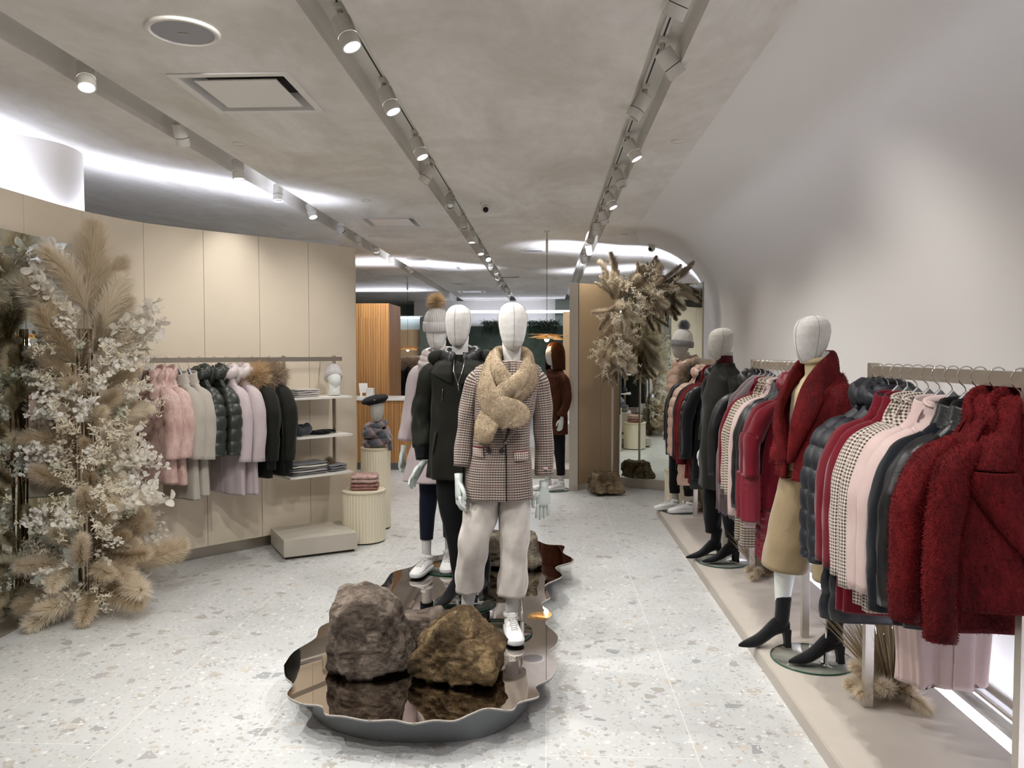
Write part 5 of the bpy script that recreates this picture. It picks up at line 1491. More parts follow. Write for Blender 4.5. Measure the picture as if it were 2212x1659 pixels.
M = thing('mannequin', 'far mannequin in a hooded dark brown fur coat beside the steel edged partition', 'mannequin', (0.085, 8.95, 0), R(-50))
glass_base(M, 0.02, 0, .17, ((.07, .04), (.05, .04, .36)))
add_head(M, m_linen, 1.455, 0.225, 0, 0, (0, -.02))
T = Torso([(0.66, .185, .13, 0, 0), (.85, .18, .13, 0, 0), (1.0, .165, .12, 0, 0), (1.2, .17, .12, 0, 0), (1.32, .165, .10, 0, 0), (1.37, .12, .085, 0, .01), (1.41, .085, .08, 0, .01)], 2.4, .006, seed=4, nz=50, n=44)
g1 = T.geo(); ct = g1.obj('fur_coat', m_brownf, M)
for s in (-1, 1):
    g = sleeve_geo([(s * .13, 0, 1.33), (s * .17, 0, 1.28), (s * .20, .02, 1.14), (s * .215, .0, 1.02), (s * .205, -.05, .90)], [.05, .062, .058, .052, .048], 1, 20, 8, fold=.006); sl = g.obj('sleeve', m_brownf, ct)
    g = sleeve_geo([(s * .206, -.047, .925), (s * .203, -.06, .875)], [.052, .05], 1, 20, 4); g.obj('cuff', m_brownf, sl)
    add_hand(M, s, (s * .203, -.055, .855), 0, R(-12), 0, m_hand_w, .3, .95)
g = G(); rs = []
for f, zz in ((0, 1.40), (.15, 1.46), (.35, 1.54), (.55, 1.62), (.75, 1.68), (.9, 1.715), (1, 1.73)):
    w = .108 * math.sqrt(max(.02, 1 - max(0, f - .35) ** 2 * 2.3)); dd = .125 * math.sqrt(max(.03, 1 - max(0, f - .35) ** 2 * 2.3)); ring = []
    op = R(42) * (1 - .75 * f)
    for k in range(36): a = -pi / 2 + op + (2 * pi - 2 * op) * k / 35; ring.append((w * cos(a), .02 + dd * sin(a), zz))
    for k in reversed(range(36)): a = -pi / 2 + op + (2 * pi - 2 * op) * k / 35; ring.append(((w - .016) * cos(a), .02 + (dd - .016) * sin(a), zz - .008 * f))
    rs.append(ring)
g.rings(rs).obj('hood', m_brownf, ct)
add_leg(M, 'trouser_leg', [(-.06, 0, .72), (-.07, -.02, .5), (-.075, -.03, .34), (-.075, -.03, .18)], [.08, .065, .052, .046], m_blackc, 22, .004)
add_leg(M, 'trouser_leg', [(.07, 0, .72), (.075, .02, .5), (.08, .03, .34), (.08, .04, .18)], [.08, .065, .052, .046], m_blackc, 22, .004)
add_leg(M, 'leg', [(-.075, -.03, .2), (-.075, -.02, .06)], [.032, .032], m_linen, 16, 0); add_leg(M, 'leg', [(.08, .04, .2), (.08, .045, .06)], [.032, .032], m_linen, 16, 0)
add_sneaker(M, (-.075, -.055, .010), R(-10)); add_sneaker(M, (.08, .01, .010), R(-14))
# ---------------------------------------------------------------- coat racks on the right
def rack(name, label, y0, y1, posts, x=1.39):
    t = thing(name, label, 'clothes rack', (x, y0, PT), 0, 'metal coat racks on the right platform')
    ztop = 1.545 - PT
    G().box(-.0125, .0125, 0, y1 - y0, ztop - .048, ztop).obj('hanging_rail', m_steel2, t, smooth=False, bevel=.001)
    for py in posts:
        G().box(-.019, .019, py - y0 - .016, py - y0 + .016, 0.0005, ztop + .012).obj('post', m_steel2, t, smooth=False, bevel=.001)
    return t
rack('coat_rack', 'nearest coat rack on the right platform, with burgundy fur and houndstooth coats', 1.6, 3.34, (3.34, 2.27))
rack('coat_rack', 'second coat rack on the right platform, holding grey fringed wraps and leather jackets', 4.15, 5.24, (4.15, 5.23))
rack('coat_rack', 'farthest coat rack on the right platform, near the angled mirror', 5.98, 7.22, (6.0, 7.21))
BZ = 1.545
gA, gB, gC = 'coats on the nearest right rack', 'coats on the second right rack', 'coats on the farthest right rack'
def hung(y, lab, hl, grp, mat, x=1.39, rz=0.0, sh=1.0, **k):
    t, T = coat(k.pop('nm', 'coat'), lab, k.pop('cat', 'coat'), (x, y, BZ), rz, mat, group=grp, **k)
    hanger((x, y, BZ), rz, hl, 'hangers on the ' + grp.split(' on the ')[1])
    return t
W_ = dict(d=.040, sx=.275)
hung(3.29, 'navy padded hooded coat, the farther of two at far end of nearest right rack', 'grey hanger under the farther navy padded coat', gA, m_navyp, style='puffer', collar='puffhood', hem=-1.07, slv=-.80, seed=1, d=.044, sr=.058)
hung(3.195, 'navy padded hooded coat, the nearer of two, beside the burgundy wool coats', 'grey hanger under the nearer navy padded coat', gA, m_navyp, style='puffer', collar='puffhood', hem=-1.05, slv=-.80, seed=2, d=.044, sr=.058)
hung(3.115, 'burgundy wool coat, farther of the two, next to the navy padded coats', 'grey hanger in the farther burgundy wool coat', gA, m_burg, hem=-.98, slv=-.77, seed=3, **W_, collar='band')
hung(3.03, 'burgundy wool coat, nearer of the two, next to the houndstooth blazers', 'grey hanger in the nearer burgundy wool coat', gA, m_burg, hem=-.96, slv=-.77, seed=4, **W_, collar='band')
hung(2.95, 'houndstooth coat, farther of the two, beside the burgundy wool', 'grey hanger in the farther houndstooth coat', gA, m_houn, hem=-.90, slv=-.78, seed=5, **W_)
hung(2.865, 'houndstooth coat, nearer of the two, beside the blush wool coats', 'grey hanger in the nearer houndstooth coat', gA, m_houn, hem=-.90, slv=-.80, seed=6, **W_)
hung(2.785, 'long blush wool coat, farther of the two on the nearest right rack', 'grey hanger with pale rim in the farther blush coat', gA, m_blush, style='drape', flare=.62, hem=-1.12, slv=-.78, seed=7, **W_, collar='band')
hung(2.70, 'long blush wool coat, nearer of the two, beside the black leather shoulder', 'grey hanger with pale rim in the nearer blush coat', gA, m_blush, style='drape', flare=.66, hem=-1.10, slv=-.77, seed=8, **W_)
hung(2.615, 'black leather and navy wool coat, farther of the two on the nearest rack', 'grey hanger in the farther black leather coat', gA, m_navy, hem=-.86, slv=-.80, seed=9, style='leather', trim=m_leather, **W_, collar='band')
hung(2.535, 'black leather coat, nearer of the two, beside the burgundy fur', 'grey hanger in the nearer black leather coat', gA, m_leather, hem=-.84, slv=-.76, seed=10, style='leather', **W_, collar='band')
FU = dict(style='fur', thick=.008, sr=.056, fuzzmat=m_bfurh, fl=.0075)
hung(2.435, 'burgundy faux fur coat, farther of the two on the nearest right rack', 'grey hanger in the farther burgundy fur coat', gA, m_bfur, hem=-.80, slv=-.77, seed=11, sx=.275, fuzzn=34000, **FU)
hung(2.32, 'burgundy faux fur coat with wide lapels at the right edge of the photo', 'grey hanger in the burgundy fur coat at the right edge', gA, m_bfur, hem=-.70, slv=-.79, seed=13, w=.175, sx=.225, fuzzn=48000, **FU)
# second rack
hung(5.17, 'black parka with hood, at the far end of the second right rack', 'hanger of the black parka at the far end of the second rack', gB, m_blackp, style='parka', collar='hood', hem=-.98, slv=-.76, seed=21, **W_)
def wrap(y, lab, hl, seed):
    """cape like wrap with a fringed hem"""
    t = thing('fringed_wrap', lab, 'wrap', (1.39, y, BZ), 0, gB)
    T = Torso([(-1.02, .235, .045, -.03, 0), (-.7, .255, .045, -.02, 0), (-.4, .235, .042, 0, 0), (-.24, .20, .04, 0, 0), (-.16, .13, .036, 0, 0), (-.10, .07, .032, 0, 0), (-.09, .05, .03, 0, 0)], 2.2, .018, seed=seed, nz=40, n=72, kf=9)
    # slanting hem
    g = T.geo(); V = []
    for p in g.v:
        f = max(0, (-.35 - p[2]) / .7); V.append((p[0], p[1], p[2] + f * .16 * max(-1, min(1, (-p[0] - .02) / .25)) * 1.0))
    g.v = V; g.obj('cloth', m_greyw, t)
    g = G()
    for k in range(84):
        a = 2 * pi * k / 84; p = T.at(a, -1.02); z = p.z + .16 * max(-1, min(1, (-p.x - .02) / .25)) * .95
        g.tube([(p.x, p.y, z + .01), (p.x + .002 * sin(k), p.y, z - .05), (p.x + .004 * sin(k * 3), p.y + .002, z - .105)], .0022, 5)
    tag(g.obj('fringe', m_greyw, t), kind='stuff')
    hanger((1.39, y, BZ), 0, hl, 'hangers on the second right rack')
wrap(5.07, 'mauve grey fringed wrap, farther of the two on the second right rack', 'hanger of the farther grey fringed wrap', 1.0)
wrap(4.965, 'mauve grey fringed wrap, nearer of the two on the second right rack', 'hanger of the nearer grey fringed wrap', 3.2)
hung(4.86, 'dark red wool coat just showing between the grey wrap and brown check coat', 'hanger of the dark red coat on the second rack', gB, m_burg, hem=-.92, slv=-.76, seed=22, **W_)
hung(4.77, 'brown striped check coat, farther of the two on the second right rack', 'hanger of the farther brown check coat', gB, m_stripe, hem=-1.10, slv=-.78, seed=23, **W_)
hung(4.675, 'brown striped check coat, nearer of the two on the second right rack', 'hanger of the nearer brown check coat', gB, m_stripe, hem=-1.12, slv=-.80, seed=24, **W_)
hung(4.59, 'long blush wool coat on the second right rack beside leather jackets', 'hanger of the blush coat on the second rack', gB, m_blush, hem=-.98, slv=-.90, seed=25, **W_)
hung(4.50, 'black leather jacket, farther of the two on the second right rack', 'hanger of the farther black leather jacket', gB, m_leather, hem=-.78, slv=-.84, seed=26, style='leather', collar='band', **W_)
hung(4.415, 'black leather jacket, nearer of the two on the second right rack', 'hanger of the nearer black leather jacket', gB, m_leather, hem=-.78, slv=-.84, seed=27, style='leather', collar='band', **W_)
def downcoat(y, lab, hl, seed):
    t = hung(y, lab, hl, gB, m_burg, style='parka', collar='puffhood', trim=m_bpuff, hem=-.80, slv=-.62, seed=seed, sr=.06, **W_)
    for s in (-1, 1):
        sleeve_geo([(s * .278, -.014, -.60), (s * .28, -.02, -.72), (s * .282, -.03, -.86)], [.054, .056, .052], .8, 22, 10, .034, .007, .002).obj('quilted_cuff', m_bpuff, t)
    Torso([(-1.08, .225, .048, 0, 0), (-.79, .215, .046, 0, 0)], 2.4, .004, .045, .008, seed, 50, 44).geo().obj('quilted_hem', m_bpuff, t)
downcoat(4.32, 'burgundy hooded coat with quilted cuffs, farther of the two on the second rack', 'hanger of the farther burgundy quilted coat', 3.0)
downcoat(4.225, 'burgundy hooded coat with quilted cuffs, nearer of the two, beside the fur jacket mannequin', 'hanger of the nearer burgundy quilted coat', 5.0)
# third rack
hung(7.1, 'black parka with grey fur hood at the far end of the farthest rack', 'hanger of the black parka with grey fur hood', gC, m_blackp, style='parka', collar='ruff', trim=m_ruff2, hem=-.90, slv=-.74, seed=31, **W_)
hung(6.98, 'long dark navy coat behind the blush padded jackets on the farthest rack', 'hanger of the long dark navy coat', gC, m_navy, collar='hood', hem=-1.0, slv=-.86, seed=32, **W_)
hung(6.86, 'blush padded jacket, farther of the two on the farthest right rack', 'hanger of the farther blush padded jacket', gC, m_blushp, style='puffer', collar='puffhood', hem=-1.12, slv=-.84, seed=33, **W_)
hung(6.74, 'blush padded jacket, nearer of the two on the farthest right rack', 'hanger of the nearer blush padded jacket', gC, m_blushp, style='puffer', collar='puffhood', hem=-1.10, slv=-.84, seed=34, **W_)
hung(6.62, 'dark navy coat between the blush padded jacket and dark red fur', 'hanger of the dark navy coat beside dark red fur', gC, m_navy, hem=-.9, slv=-.84, seed=35, **W_)
F2 = dict(style='fur', thick=.006, sx=.275, sr=.058)
hung(6.50, 'dark red faux fur coat, farther of the two on the farthest right rack', 'hanger of the farther dark red fur coat', gC, m_bfur, hem=-1.0, slv=-.84, seed=36, **F2)
hung(6.38, 'dark red faux fur coat, nearer of the two on the farthest right rack', 'hanger of the nearer dark red fur coat', gC, m_bfur, hem=-1.02, slv=-.86, seed=37, **F2)
hung(6.27, 'black padded coat near the front end of the farthest right rack', 'hanger of the black padded coat on the farthest rack', gC, m_blackp, style='puffer', collar='hood', hem=-1.05, slv=-.8, seed=38, **W_)
hung(6.15, 'black wool coat nearest to us on the farthest right rack', 'hanger nearest to us on the farthest right rack', gC, m_blackc, hem=-.95, slv=-.78, seed=39, **W_)

# ---------------------------------------------------------------- rack and shelves on the curved left wall
A = Vector((-2.74, 5.22, 0)); B = Vector((-1.78, 6.55, 0)); D = (B - A).normalized(); NW = Vector((-D.y, D.x, 0)); LZ = 1.565
t = thing('wall_rack', 'brushed steel wall rack with a long rail and three shelves on the cream panels', 'clothes rack', (0, 0, 0))
G().bar(A - D * .12 + Vector((0, 0, LZ - .018)), B + D * .02 + Vector((0, 0, LZ - .018)), .012, .036).obj('hanging_rail', m_steel, t, smooth=False)
for f, zb in ((-.08, 1.40), (1.08, 0.60), (1.585, 0.55)):
    p = A + D * f
    G().bar(p + NW * .012 + Vector((0, 0, zb)), p + NW * .012 + Vector((0, 0, LZ + .012)), .035, .012, tuple(D)).obj('post', m_steel, t, smooth=False)
    G().bar(p + NW * .02 + Vector((0, 0, LZ - .02)), p + NW * .42 + Vector((0, 0, LZ - .02)), .012, .03).obj('wall_bracket', m_steel, t, smooth=False)
sa = Vector((-2.02, 6.06, 0)); sb = Vector((-1.645, 6.44, 0)); sd = (sb - sa).normalized(); sn = Vector((-sd.y, sd.x, 0))
for z in (1.235, .915, .597):
    o = G().bar((sa + sb) / 2 - sd * .02 + sn * .17 + Vector((0, 0, z - .008)) - sd * ((sb - sa).length / 2 + .02), (sa + sb) / 2 + sn * .17 + Vector((0, 0, z - .008)) + sd * (sb - sa).length / 2, .34, .016).obj('shelf', m_shelf, t, smooth=False)
rzL = math.atan2(-D.x, D.y) * 1.0
rzL = -math.atan2(D.x, D.y)
def hookpos(r):
    s = (r * A.y - A.x) / (D.x - r * D.y); return A + D * s
ratios = [-0.5205, -0.5048, -0.4872, -0.4742, -0.4603, -0.4397, -0.4242, -0.4067, -0.388, -0.3657]
gL = 'coats on the left wall rack'
BZ = LZ
def hl(i, lab, hlab, mat, **k):
    p = hookpos(ratios[i]); k.setdefault('d', .042)
    return hung(p.y, lab, hlab, gL, mat, x=p.x, rz=rzL, **k)
PF = dict(style='fur', thick=.010, sr=.060, fl=.006)
hl(0, 'pink faux fur coat with wide lapels at the left end of the left wall rack', 'grey hanger in the pink fur coat with wide lapels', m_pinkf, hem=-.86, slv=-.68, seed=41, fuzzn=26000, w=.205, **PF)
hl(1, 'pink faux fur coat, second from the left on the left wall rack', 'grey hanger in the second pink fur coat', m_pinkf, hem=-.88, slv=-.68, seed=42, fuzzn=18000, w=.2, **PF)
hl(2, 'light stone wool coat, left one of the pair beside the pink furs', 'grey hanger in the left light stone coat', m_lgrey, hem=-1.0, slv=-.70, seed=43, collar='band', sr=.062)
hl(3, 'light stone wool coat, right one of the pair beside the green jackets', 'grey hanger in the right light stone coat', m_lgrey, hem=-.98, slv=-.71, seed=44, collar='band', sr=.064)
hl(4, 'dark green padded jacket, left one of the two on the left wall rack', 'grey hanger in the left green padded jacket', m_greenp, style='puffer', collar='puffhood', hem=-.62, slv=-.70, seed=45, sr=.060)
hl(5, 'dark green padded jacket, right one of the two on the left wall rack', 'grey hanger in the right green padded jacket', m_greenp, style='puffer', collar='puffhood', hem=-.62, slv=-.70, seed=46, sr=.062)
hl(6, 'lavender wool coat with quilted hood, left one of the pair', 'grey hanger in the left lavender coat', m_lav, collar='puffhood', trim=m_lavp, hem=-1.02, slv=-.76, seed=47, sr=.058)
hl(7, 'lavender wool coat with quilted hood, right one of the pair', 'grey hanger in the right lavender coat', m_lav, collar='puffhood', trim=m_lavp, hem=-1.03, slv=-.77, seed=48, sr=.062)
hl(8, 'black green parka with golden fur hood, left one of the pair', 'grey hanger in the parka with golden fur hood', m_parka, style='parka', collar='ruff', trim=m_ruff, hem=-.92, slv=-.78, seed=49, sr=.068, cuff=m_blackc)
hl(9, 'black green parka with grey brown fur hood beside the shelves', 'grey hanger in the parka with grey brown fur hood', m_parka, style='parka', collar='ruff', trim=m_ruff2, hem=-.92, slv=-.79, seed=50, sr=.070, cuff=m_blackc)

# ---------------------------------------------------------------- goods on the shelves
def folded(name, label, cat, loc, rz, w, dp, layers, mat, h=.018, wob=.003, group=None):
    """folded knitwear: each layer is a soft slab with a rounded fold on one side"""
    t = thing(name, label, cat, loc, rz, group)
    z = 0.0005
    for k in range(layers):
        g = G(); rs = []; n = 18; m = 26; ww = w * (1 - .02 * (k % 2)); dd = dp * (1 - .03 * ((k + 1) % 2))
        for i in range(n + 1):
            f = i / n; x = -ww / 2 + ww * f; e = math.sqrt(max(0, 1 - (2 * f - 1) ** 8)); ring = []
            for j in range(m):
                y_, z_ = se(2 * pi * j / m, 3.5); bump = wob * N3(x * 14 + k * 3, y_ * 2, k) + .0035 * sin(7 * f + k * 2)
                ring.append((x, y_ * dd / 2 * (.96 + .04 * e), z + h / 2 + z_ * h / 2 * (.55 + .45 * e) + max(0, bump) * (1 if k else .3)))
            rs.append(ring)
        g.rings(rs).obj('fold', mat if not isinstance(mat, list) else mat[k % len(mat)], t)
        z += h * .97
    return t, z
def on_shelf(f, dn, z): 
    p = sa.lerp(sb, f) + sn * dn; return (p.x, p.y, z + .0005)
rzS = math.atan2(sd.y, sd.x)
m_knl = fabric('pale grey knitwear', '#a9a4a2', '#bcb7b5', 120, bump=.6); m_knm = fabric('mid grey knitwear', '#6b6c70', '#7e7f83', 120, bump=.6); m_kncr = fabric('cream knitwear', '#cfc9ba', '#dcd7ca', 120, bump=.6)
folded('folded_scarf', 'folded pale grey knits stacked on the top shelf beside the hat', 'scarf', on_shelf(.30, .14, 1.235), rzS, .21, .16, 4, m_knl, .017)
folded('folded_scarf', 'big folded stack of grey ribbed scarves on the lowest shelf', 'scarf', on_shelf(.30, .14, .597), rzS, .32, .20, 5, [m_knm, m_knl, m_knm, m_kncr, m_knm], .020)
t, z = folded('folded_hat', 'folded grey cable knit hats with a brown fur pompom on the lowest shelf', 'hat', on_shelf(.80, .13, .597), rzS + .1, .17, .16, 3, m_knm, .020)
pom(t, (-.04, .01, z + .02), .045, m_ruff2, 1500, 9)
# head stand with hat on the top shelf
px, py, pz = on_shelf(.83, .14, 1.235)
t = thing('head_stand', 'white display head stand on the top shelf of the left wall rack', 'display head', (px, py, pz), R(30))
g, rows = head_geo(.17, .062, .078)
g.xf(Matrix.Translation((0, -.01, .075)) @ Matrix.Rotation(R(-22), 4, 'X')); g.tube([(0, .0, 0.0005), (0, .006, .05), (0, .012, .13)], [.052, .046, .044], 24)
g.obj('head', m_hand_w, t)
h = thing('knit_hat', 'pale grey ribbed beanie on the white head on the top shelf', 'hat', (px, py, pz), R(30))
beanie(h, (0, .028, .145), 0, m_knitg, m_knitg, None, .070, .084, .135, .055, 0, R(-28), 30)
# snood and gloves
px, py, pz = on_shelf(.22, .15, .915)
g = G(); rs = []
for i in range(40):
    a = 2 * pi * i / 40; ring = []
    for b in range(16):
        tt = 2 * pi * b / 16; q = .036 * (1 + .25 * sin(a * 3 + 1) + .1 * sin(a * 7))
        ring.append((cos(a) * (.068 + cos(tt) * q * .9), sin(a) * (.062 + cos(tt) * q * .8), .034 + .012 * sin(a) + sin(tt) * q * (1.1 if sin(tt) > 0 else .9) + .01 * N3(a, tt, 2)))
    rs.append(ring)
g.rings(rs, loop=True); zmin = min(p[2] for p in g.v); g.v = [(x, y, z - zmin) for x, y, z in g.v]
m_snood = fabric('dark slate fleece', '#2f3238', '#43474e', 90, bump=.6)
o = g.obj('neck_warmer', m_snood, loc=(px, py, pz), rot=(0, 0, .4)); tag(o, 'dark slate rolled neck warmer on the middle shelf', 'scarf')
for k, (f, dn) in enumerate(((.52, .13), (.66, .17))):
    px, py, pz = on_shelf(f, dn, .915)
    g = G(); g.rings([[(x, y * w_, .011 + zz * hh) for y, zz in [se(2 * pi * j / 16, 2.6) for j in range(16)]] for x, w_, hh in ((-.09, .03, .012), (-.05, .034, .017), (0, .042, .018), (.035, .042, .016), (.045, .036, .01))])
    for q, (yy, ll) in enumerate(((-.031, .055), (-.011, .07), (.011, .068), (.031, .052))):
        g.tube([(.03, yy, .013), (.05 + ll * .4, yy * 1.15, .014), (.04 + ll, yy * 1.25, .011)], [.011, .0105, .007], 8)
    g.tube([(-.03, -.03, .013), (.0, -.055, .013), (.03, -.066, .011)], [.012, .011, .008], 8)
    zm = min(p[2] for p in g.v); g.v = [(x, y, z - zm) for x, y, z in g.v]
    o = g.obj('glove', m_blackc, loc=(px, py, pz + .0), rot=(0, 0, rzS - .2 + .3 * k)); tag(o, ('black glove beside the neck warmer on the middle shelf', 'black glove nearer the end of the middle shelf')[k], 'glove', 'black gloves on the middle shelf')

# pedestal and fluted plinths
t = thing('pedestal', 'low stone grey rectangular pedestal on the floor under the shelves', 'pedestal', (-1.98, 6.14, 0), R(31))
for args, nm, mt_ in (((-.20, .34, -.27, .19, .0, .02), 'recessed_foot', m_dark), ((-.22, .36, -.29, .21, .021, .155), 'body', m_ped)):
    G().box(*args).obj(nm, mt_, t, smooth=False, bevel=.002)
m_lid = plain('pale plinth lid', '#cfc4ac', .5)
def plinth(x, y, r, h, label, n=40):
    t = thing('fluted_plinth', label, 'plinth', (x, y, 0), 0, 'cream fluted plinths')
    G().lathe([(r * .92, 0.0), (r * .92, .012), (0, .012)], 48, cap=False).obj('foot', m_dark, t)
    g = G(); rs = []; m = n * 8
    def prof(f): return 1 - .035 * (1 - abs(sin(pi * f)) ** .6)
    for z in (.0125, h - .022):
        rs.append([(r * prof(n * k / m) * cos(2 * pi * k / m), r * prof(n * k / m) * sin(2 * pi * k / m), z) for k in range(m)])
    g.rings(rs).obj('fluted_drum', m_plinth, t, smooth='auto', angle=50)
    g = G(); g.lathe([(r * 1.0, h - .0215), (r * 1.02, h - .019), (r * 1.02, h - .003), (r * 1.005, h), (0, h)], 72, cap=False); g.obj('lid', m_lid, t)
    return t
plinth(-1.555, 6.44, .182, .44, 'lower cream fluted plinth with folded pink fur scarves, beside the shelves')
plinth(-1.56, 6.93, .135, .74, 'taller cream fluted plinth with the beret bust, behind the lower one', 32)
plinth(1.36, 7.95, .14, .40, 'cream fluted plinth behind the farthest mannequin near the angled mirror', 32)
m_pinkd = furmat('dusty pink faux fur', '#8d625a', '#a87d74', '#bd958c')
for k, (zz, mt_, ww) in enumerate(((.441, m_pinkd, .23), (.50, m_pinkf, .22))):
    t = thing('folded_fur_scarf', ('dusty pink folded fur scarf, the lower one on the plinth', 'pale pink folded fur scarf, the upper one on the plinth')[k], 'scarf', (-1.545, 6.44, zz), .15 - .1 * k, 'folded fur scarves on the plinth')
    srcs = []
    for q in range(2 if k == 0 else 2):
        g = G(); rs = []; hh = .028 if k == 0 else .036
        for i in range(25):
            f = i / 24; x = -ww / 2 + ww * f; e = math.sqrt(max(.01, 1 - (2 * f - 1) ** 6))
            rs.append([(x, y_ * .085 * (.9 + .1 * e), q * hh * .95 + hh / 2 + z_ * hh / 2 * e + .004 * N3(f * 5, y_, q + k)) for y_, z_ in [se(2 * pi * j / 20, 3) for j in range(20)]])
        g.rings(rs); zm = min(p[2] for p in g.v)
        if q == 0: g.v = [(x, y, z - zm) for x, y, z in g.v]
        g.obj('fold', mt_, t); srcs.append(g)
    fuzz(t, srcs, 6000, .009, .0016, mt_, .3, 'fur_pile', k + 20, .9)

# bust with beret and plaid scarf on the tall plinth
t = thing('bust_mannequin', 'grey linen bust wearing a beret and plaid scarf on the taller plinth', 'mannequin', (-1.545, 6.93, .7405), R(12))
add_head(t, m_linen_d, .235, .215, 0, R(6), (0, 0), w=.066, dp=.085)
g = G(); g.lathe([(.05, 0.0), (.075, .002), (.078, .01), (.05, .04), (.045, .1), (.045, .2)], 28, 0, .02); g.obj('neck_stand', m_hand_w, t)
g = G(); rs = []
for z, r_, ox in ((0, .074, 0), (.012, .085, -.004), (.03, .118, -.016), (.048, .122, -.02), (.064, .10, -.018), (.074, .05, -.014), (.076, .005, -.012)):
    rs.append([(ox + r_ * 1.0 * cos(2 * pi * k / 36), .01 + r_ * 1.05 * sin(2 * pi * k / 36), z + .025 * (cos(2 * pi * k / 36)) * (r_ / .12)) for k in range(36)])
g.rings(rs, cap=True); g.xf(Matrix.Translation((0, 0, .392)) @ Matrix.Rotation(R(8), 4, 'X')); b = g.obj('beret', m_blackc, t)
G().tube([(-.012, .01, .465), (-.01, .008, .478)], .0025, 6).obj('stalk', m_blackc, b)
g = G(); g.lathe([(0, 0), (.006, .001), (.006, .004), (0, .005)], 10, cap=False); g.xf(Matrix.Translation((-.02, -.118, .436)) @ Matrix.Rotation(R(60), 4, 'X')); g.obj('badge', m_chrome, b)
def plaid():
    M = Mat('plaid wool scarf'); co = M.coord(rot=(.4, .6, .3)); sx = M.n('ShaderNodeSeparateXYZ'); M.l(co, sx.inputs[0])
    a = M.math('FRACT', M.math('MULTIPLY', M.math('ADD', sx.outputs[0], 3.0), 9.0)); b = M.math('FRACT', M.math('MULTIPLY', M.math('ADD', sx.outputs[2], 3.0), 8.0))
    ca = M.ramp(a, [(0, c('#4b4f58')), (.3, c('#7d6f74')), (.5, c('#a58b8b')), (.7, c('#2f3138'))], 'CONSTANT'); cb = M.ramp(b, [(0, c('#5b5f68')), (.35, c('#26272c')), (.6, c('#8d7a7d')), (.85, c('#6c7078'))], 'CONSTANT')
    M.base(M.mix(.5, ca, cb)); M.set(Roughness=.9, Sheen_Weight=.3); M.bump(M.noise(co, 300, 2), .4, .003); return M.m
m_plaid = plaid(); g = G()
for k, (zz, rr, q, tilt) in enumerate(((.20, .075, .035, .02), (.155, .098, .045, -.03), (.10, .105, .055, .035), (.055, .11, .045, -.02))):
    rs = []
    for i in range(40):
        a = 2 * pi * i / 40
        rs.append([(cos(a) * (rr + cos(tt) * q * .6), .01 + sin(a) * (rr * .9 + cos(tt) * q * .6), zz + tilt * cos(a + k) + sin(tt) * q * .8 + .012 * N3(a * 1.5, tt, k)) for tt in [2 * pi * b / 14 for b in range(14)]])
    g.rings(rs, loop=True)
g.tube([(.08, -.07, .13), (.11, -.085, .06), (.115, -.08, .0), (.11, -.08, -.02)], [.03, .05, .055, .05], 16, True, .4)
g.obj('plaid_scarf', m_plaid, t)
# ---------------------------------------------------------------- dried flower column on the left
PL = [plume_mesh(i, .52, .075, .12 + .12 * (i % 3), 2600, .34, m_pampas) for i in range(4)]
PLg = [plume_mesh(20 + i, .46, .040, .2 + .2 * (i % 2), 1700, .34, m_pampas2) for i in range(2)]
PLs = [plume_mesh(30 + i, .36, .055, .2, 1700, .38, m_pampas) for i in range(2)]
LR = [leaf_mesh(i, .42, 'round', m_leafw) for i in range(4)]; LG = [leaf_mesh(10 + i, .36, 'round', m_leafg) for i in range(2)]
LS = [leaf_mesh(20 + i, .34, 'small', m_ruscus) for i in range(3)]
rr = random.Random(77)
FX, FY = -2.87, 4.66
t = thing('dried_flower_column', 'tall column of pampas plumes and bleached white leaves against the left wall mirror', 'dried flowers', (FX, FY, 0))
def dirv(az, el): return (cos(R(az)) * cos(R(el)), sin(R(az)) * cos(R(el)), sin(R(el)))
# core of stems
g = G()
for k in range(14):
    a = rr.uniform(0, 2 * pi); r0 = rr.uniform(.01, .07)
    g.tube([(cos(a) * r0, sin(a) * r0, 0.002), (cos(a + .5) * r0, sin(a + .5) * r0, .8), (cos(a + 1) * r0 * 1.2, sin(a + 1) * r0 * 1.2, 1.75)], .006, 6)
g.obj('stem_bundle', m_drygrass, t)
FWD = -60          # azimuth that looks into the shop
n_ = 0
# top plumes
for az, el, z, s, m in ((20, 82, 1.80, 1.15, 0), (-100, 68, 1.74, 1.05, 1), (-60, 86, 1.62, 1.1, 2), (60, 60, 1.66, .95, 3), (-130, 55, 1.6, 1.0, 0), (-20, 58, 1.6, .95, 1), (-150, 68, 1.58, 1.05, 2), (0, 70, 1.5, .9, 3), (-90, 48, 1.45, .95, 0)):
    inst('pampas_plume', PL[m], t, (rr.uniform(-.05, .05), rr.uniform(-.05, .05), z), dirv(az, el), s, rr.uniform(0, 6)); n_ += 1
for k in range(46):
    z = 0.25 + 1.35 * (k / 45) + rr.uniform(-.05, .05)
    az = FWD + rr.uniform(-105, 100); el = rr.uniform(15, 62) - 15 * (z < .7)
    sc_ = rr.uniform(.50, .74) * (1.1 - .15 * sin(pi * z / 1.8))
    pool = PL if rr.random() < .6 else PLg + PLs
    r0 = .04
    inst('pampas_plume', rr.choice(pool), t, (cos(R(az)) * r0, sin(R(az)) * r0, z), dirv(az, el), sc_, rr.uniform(0, 6))
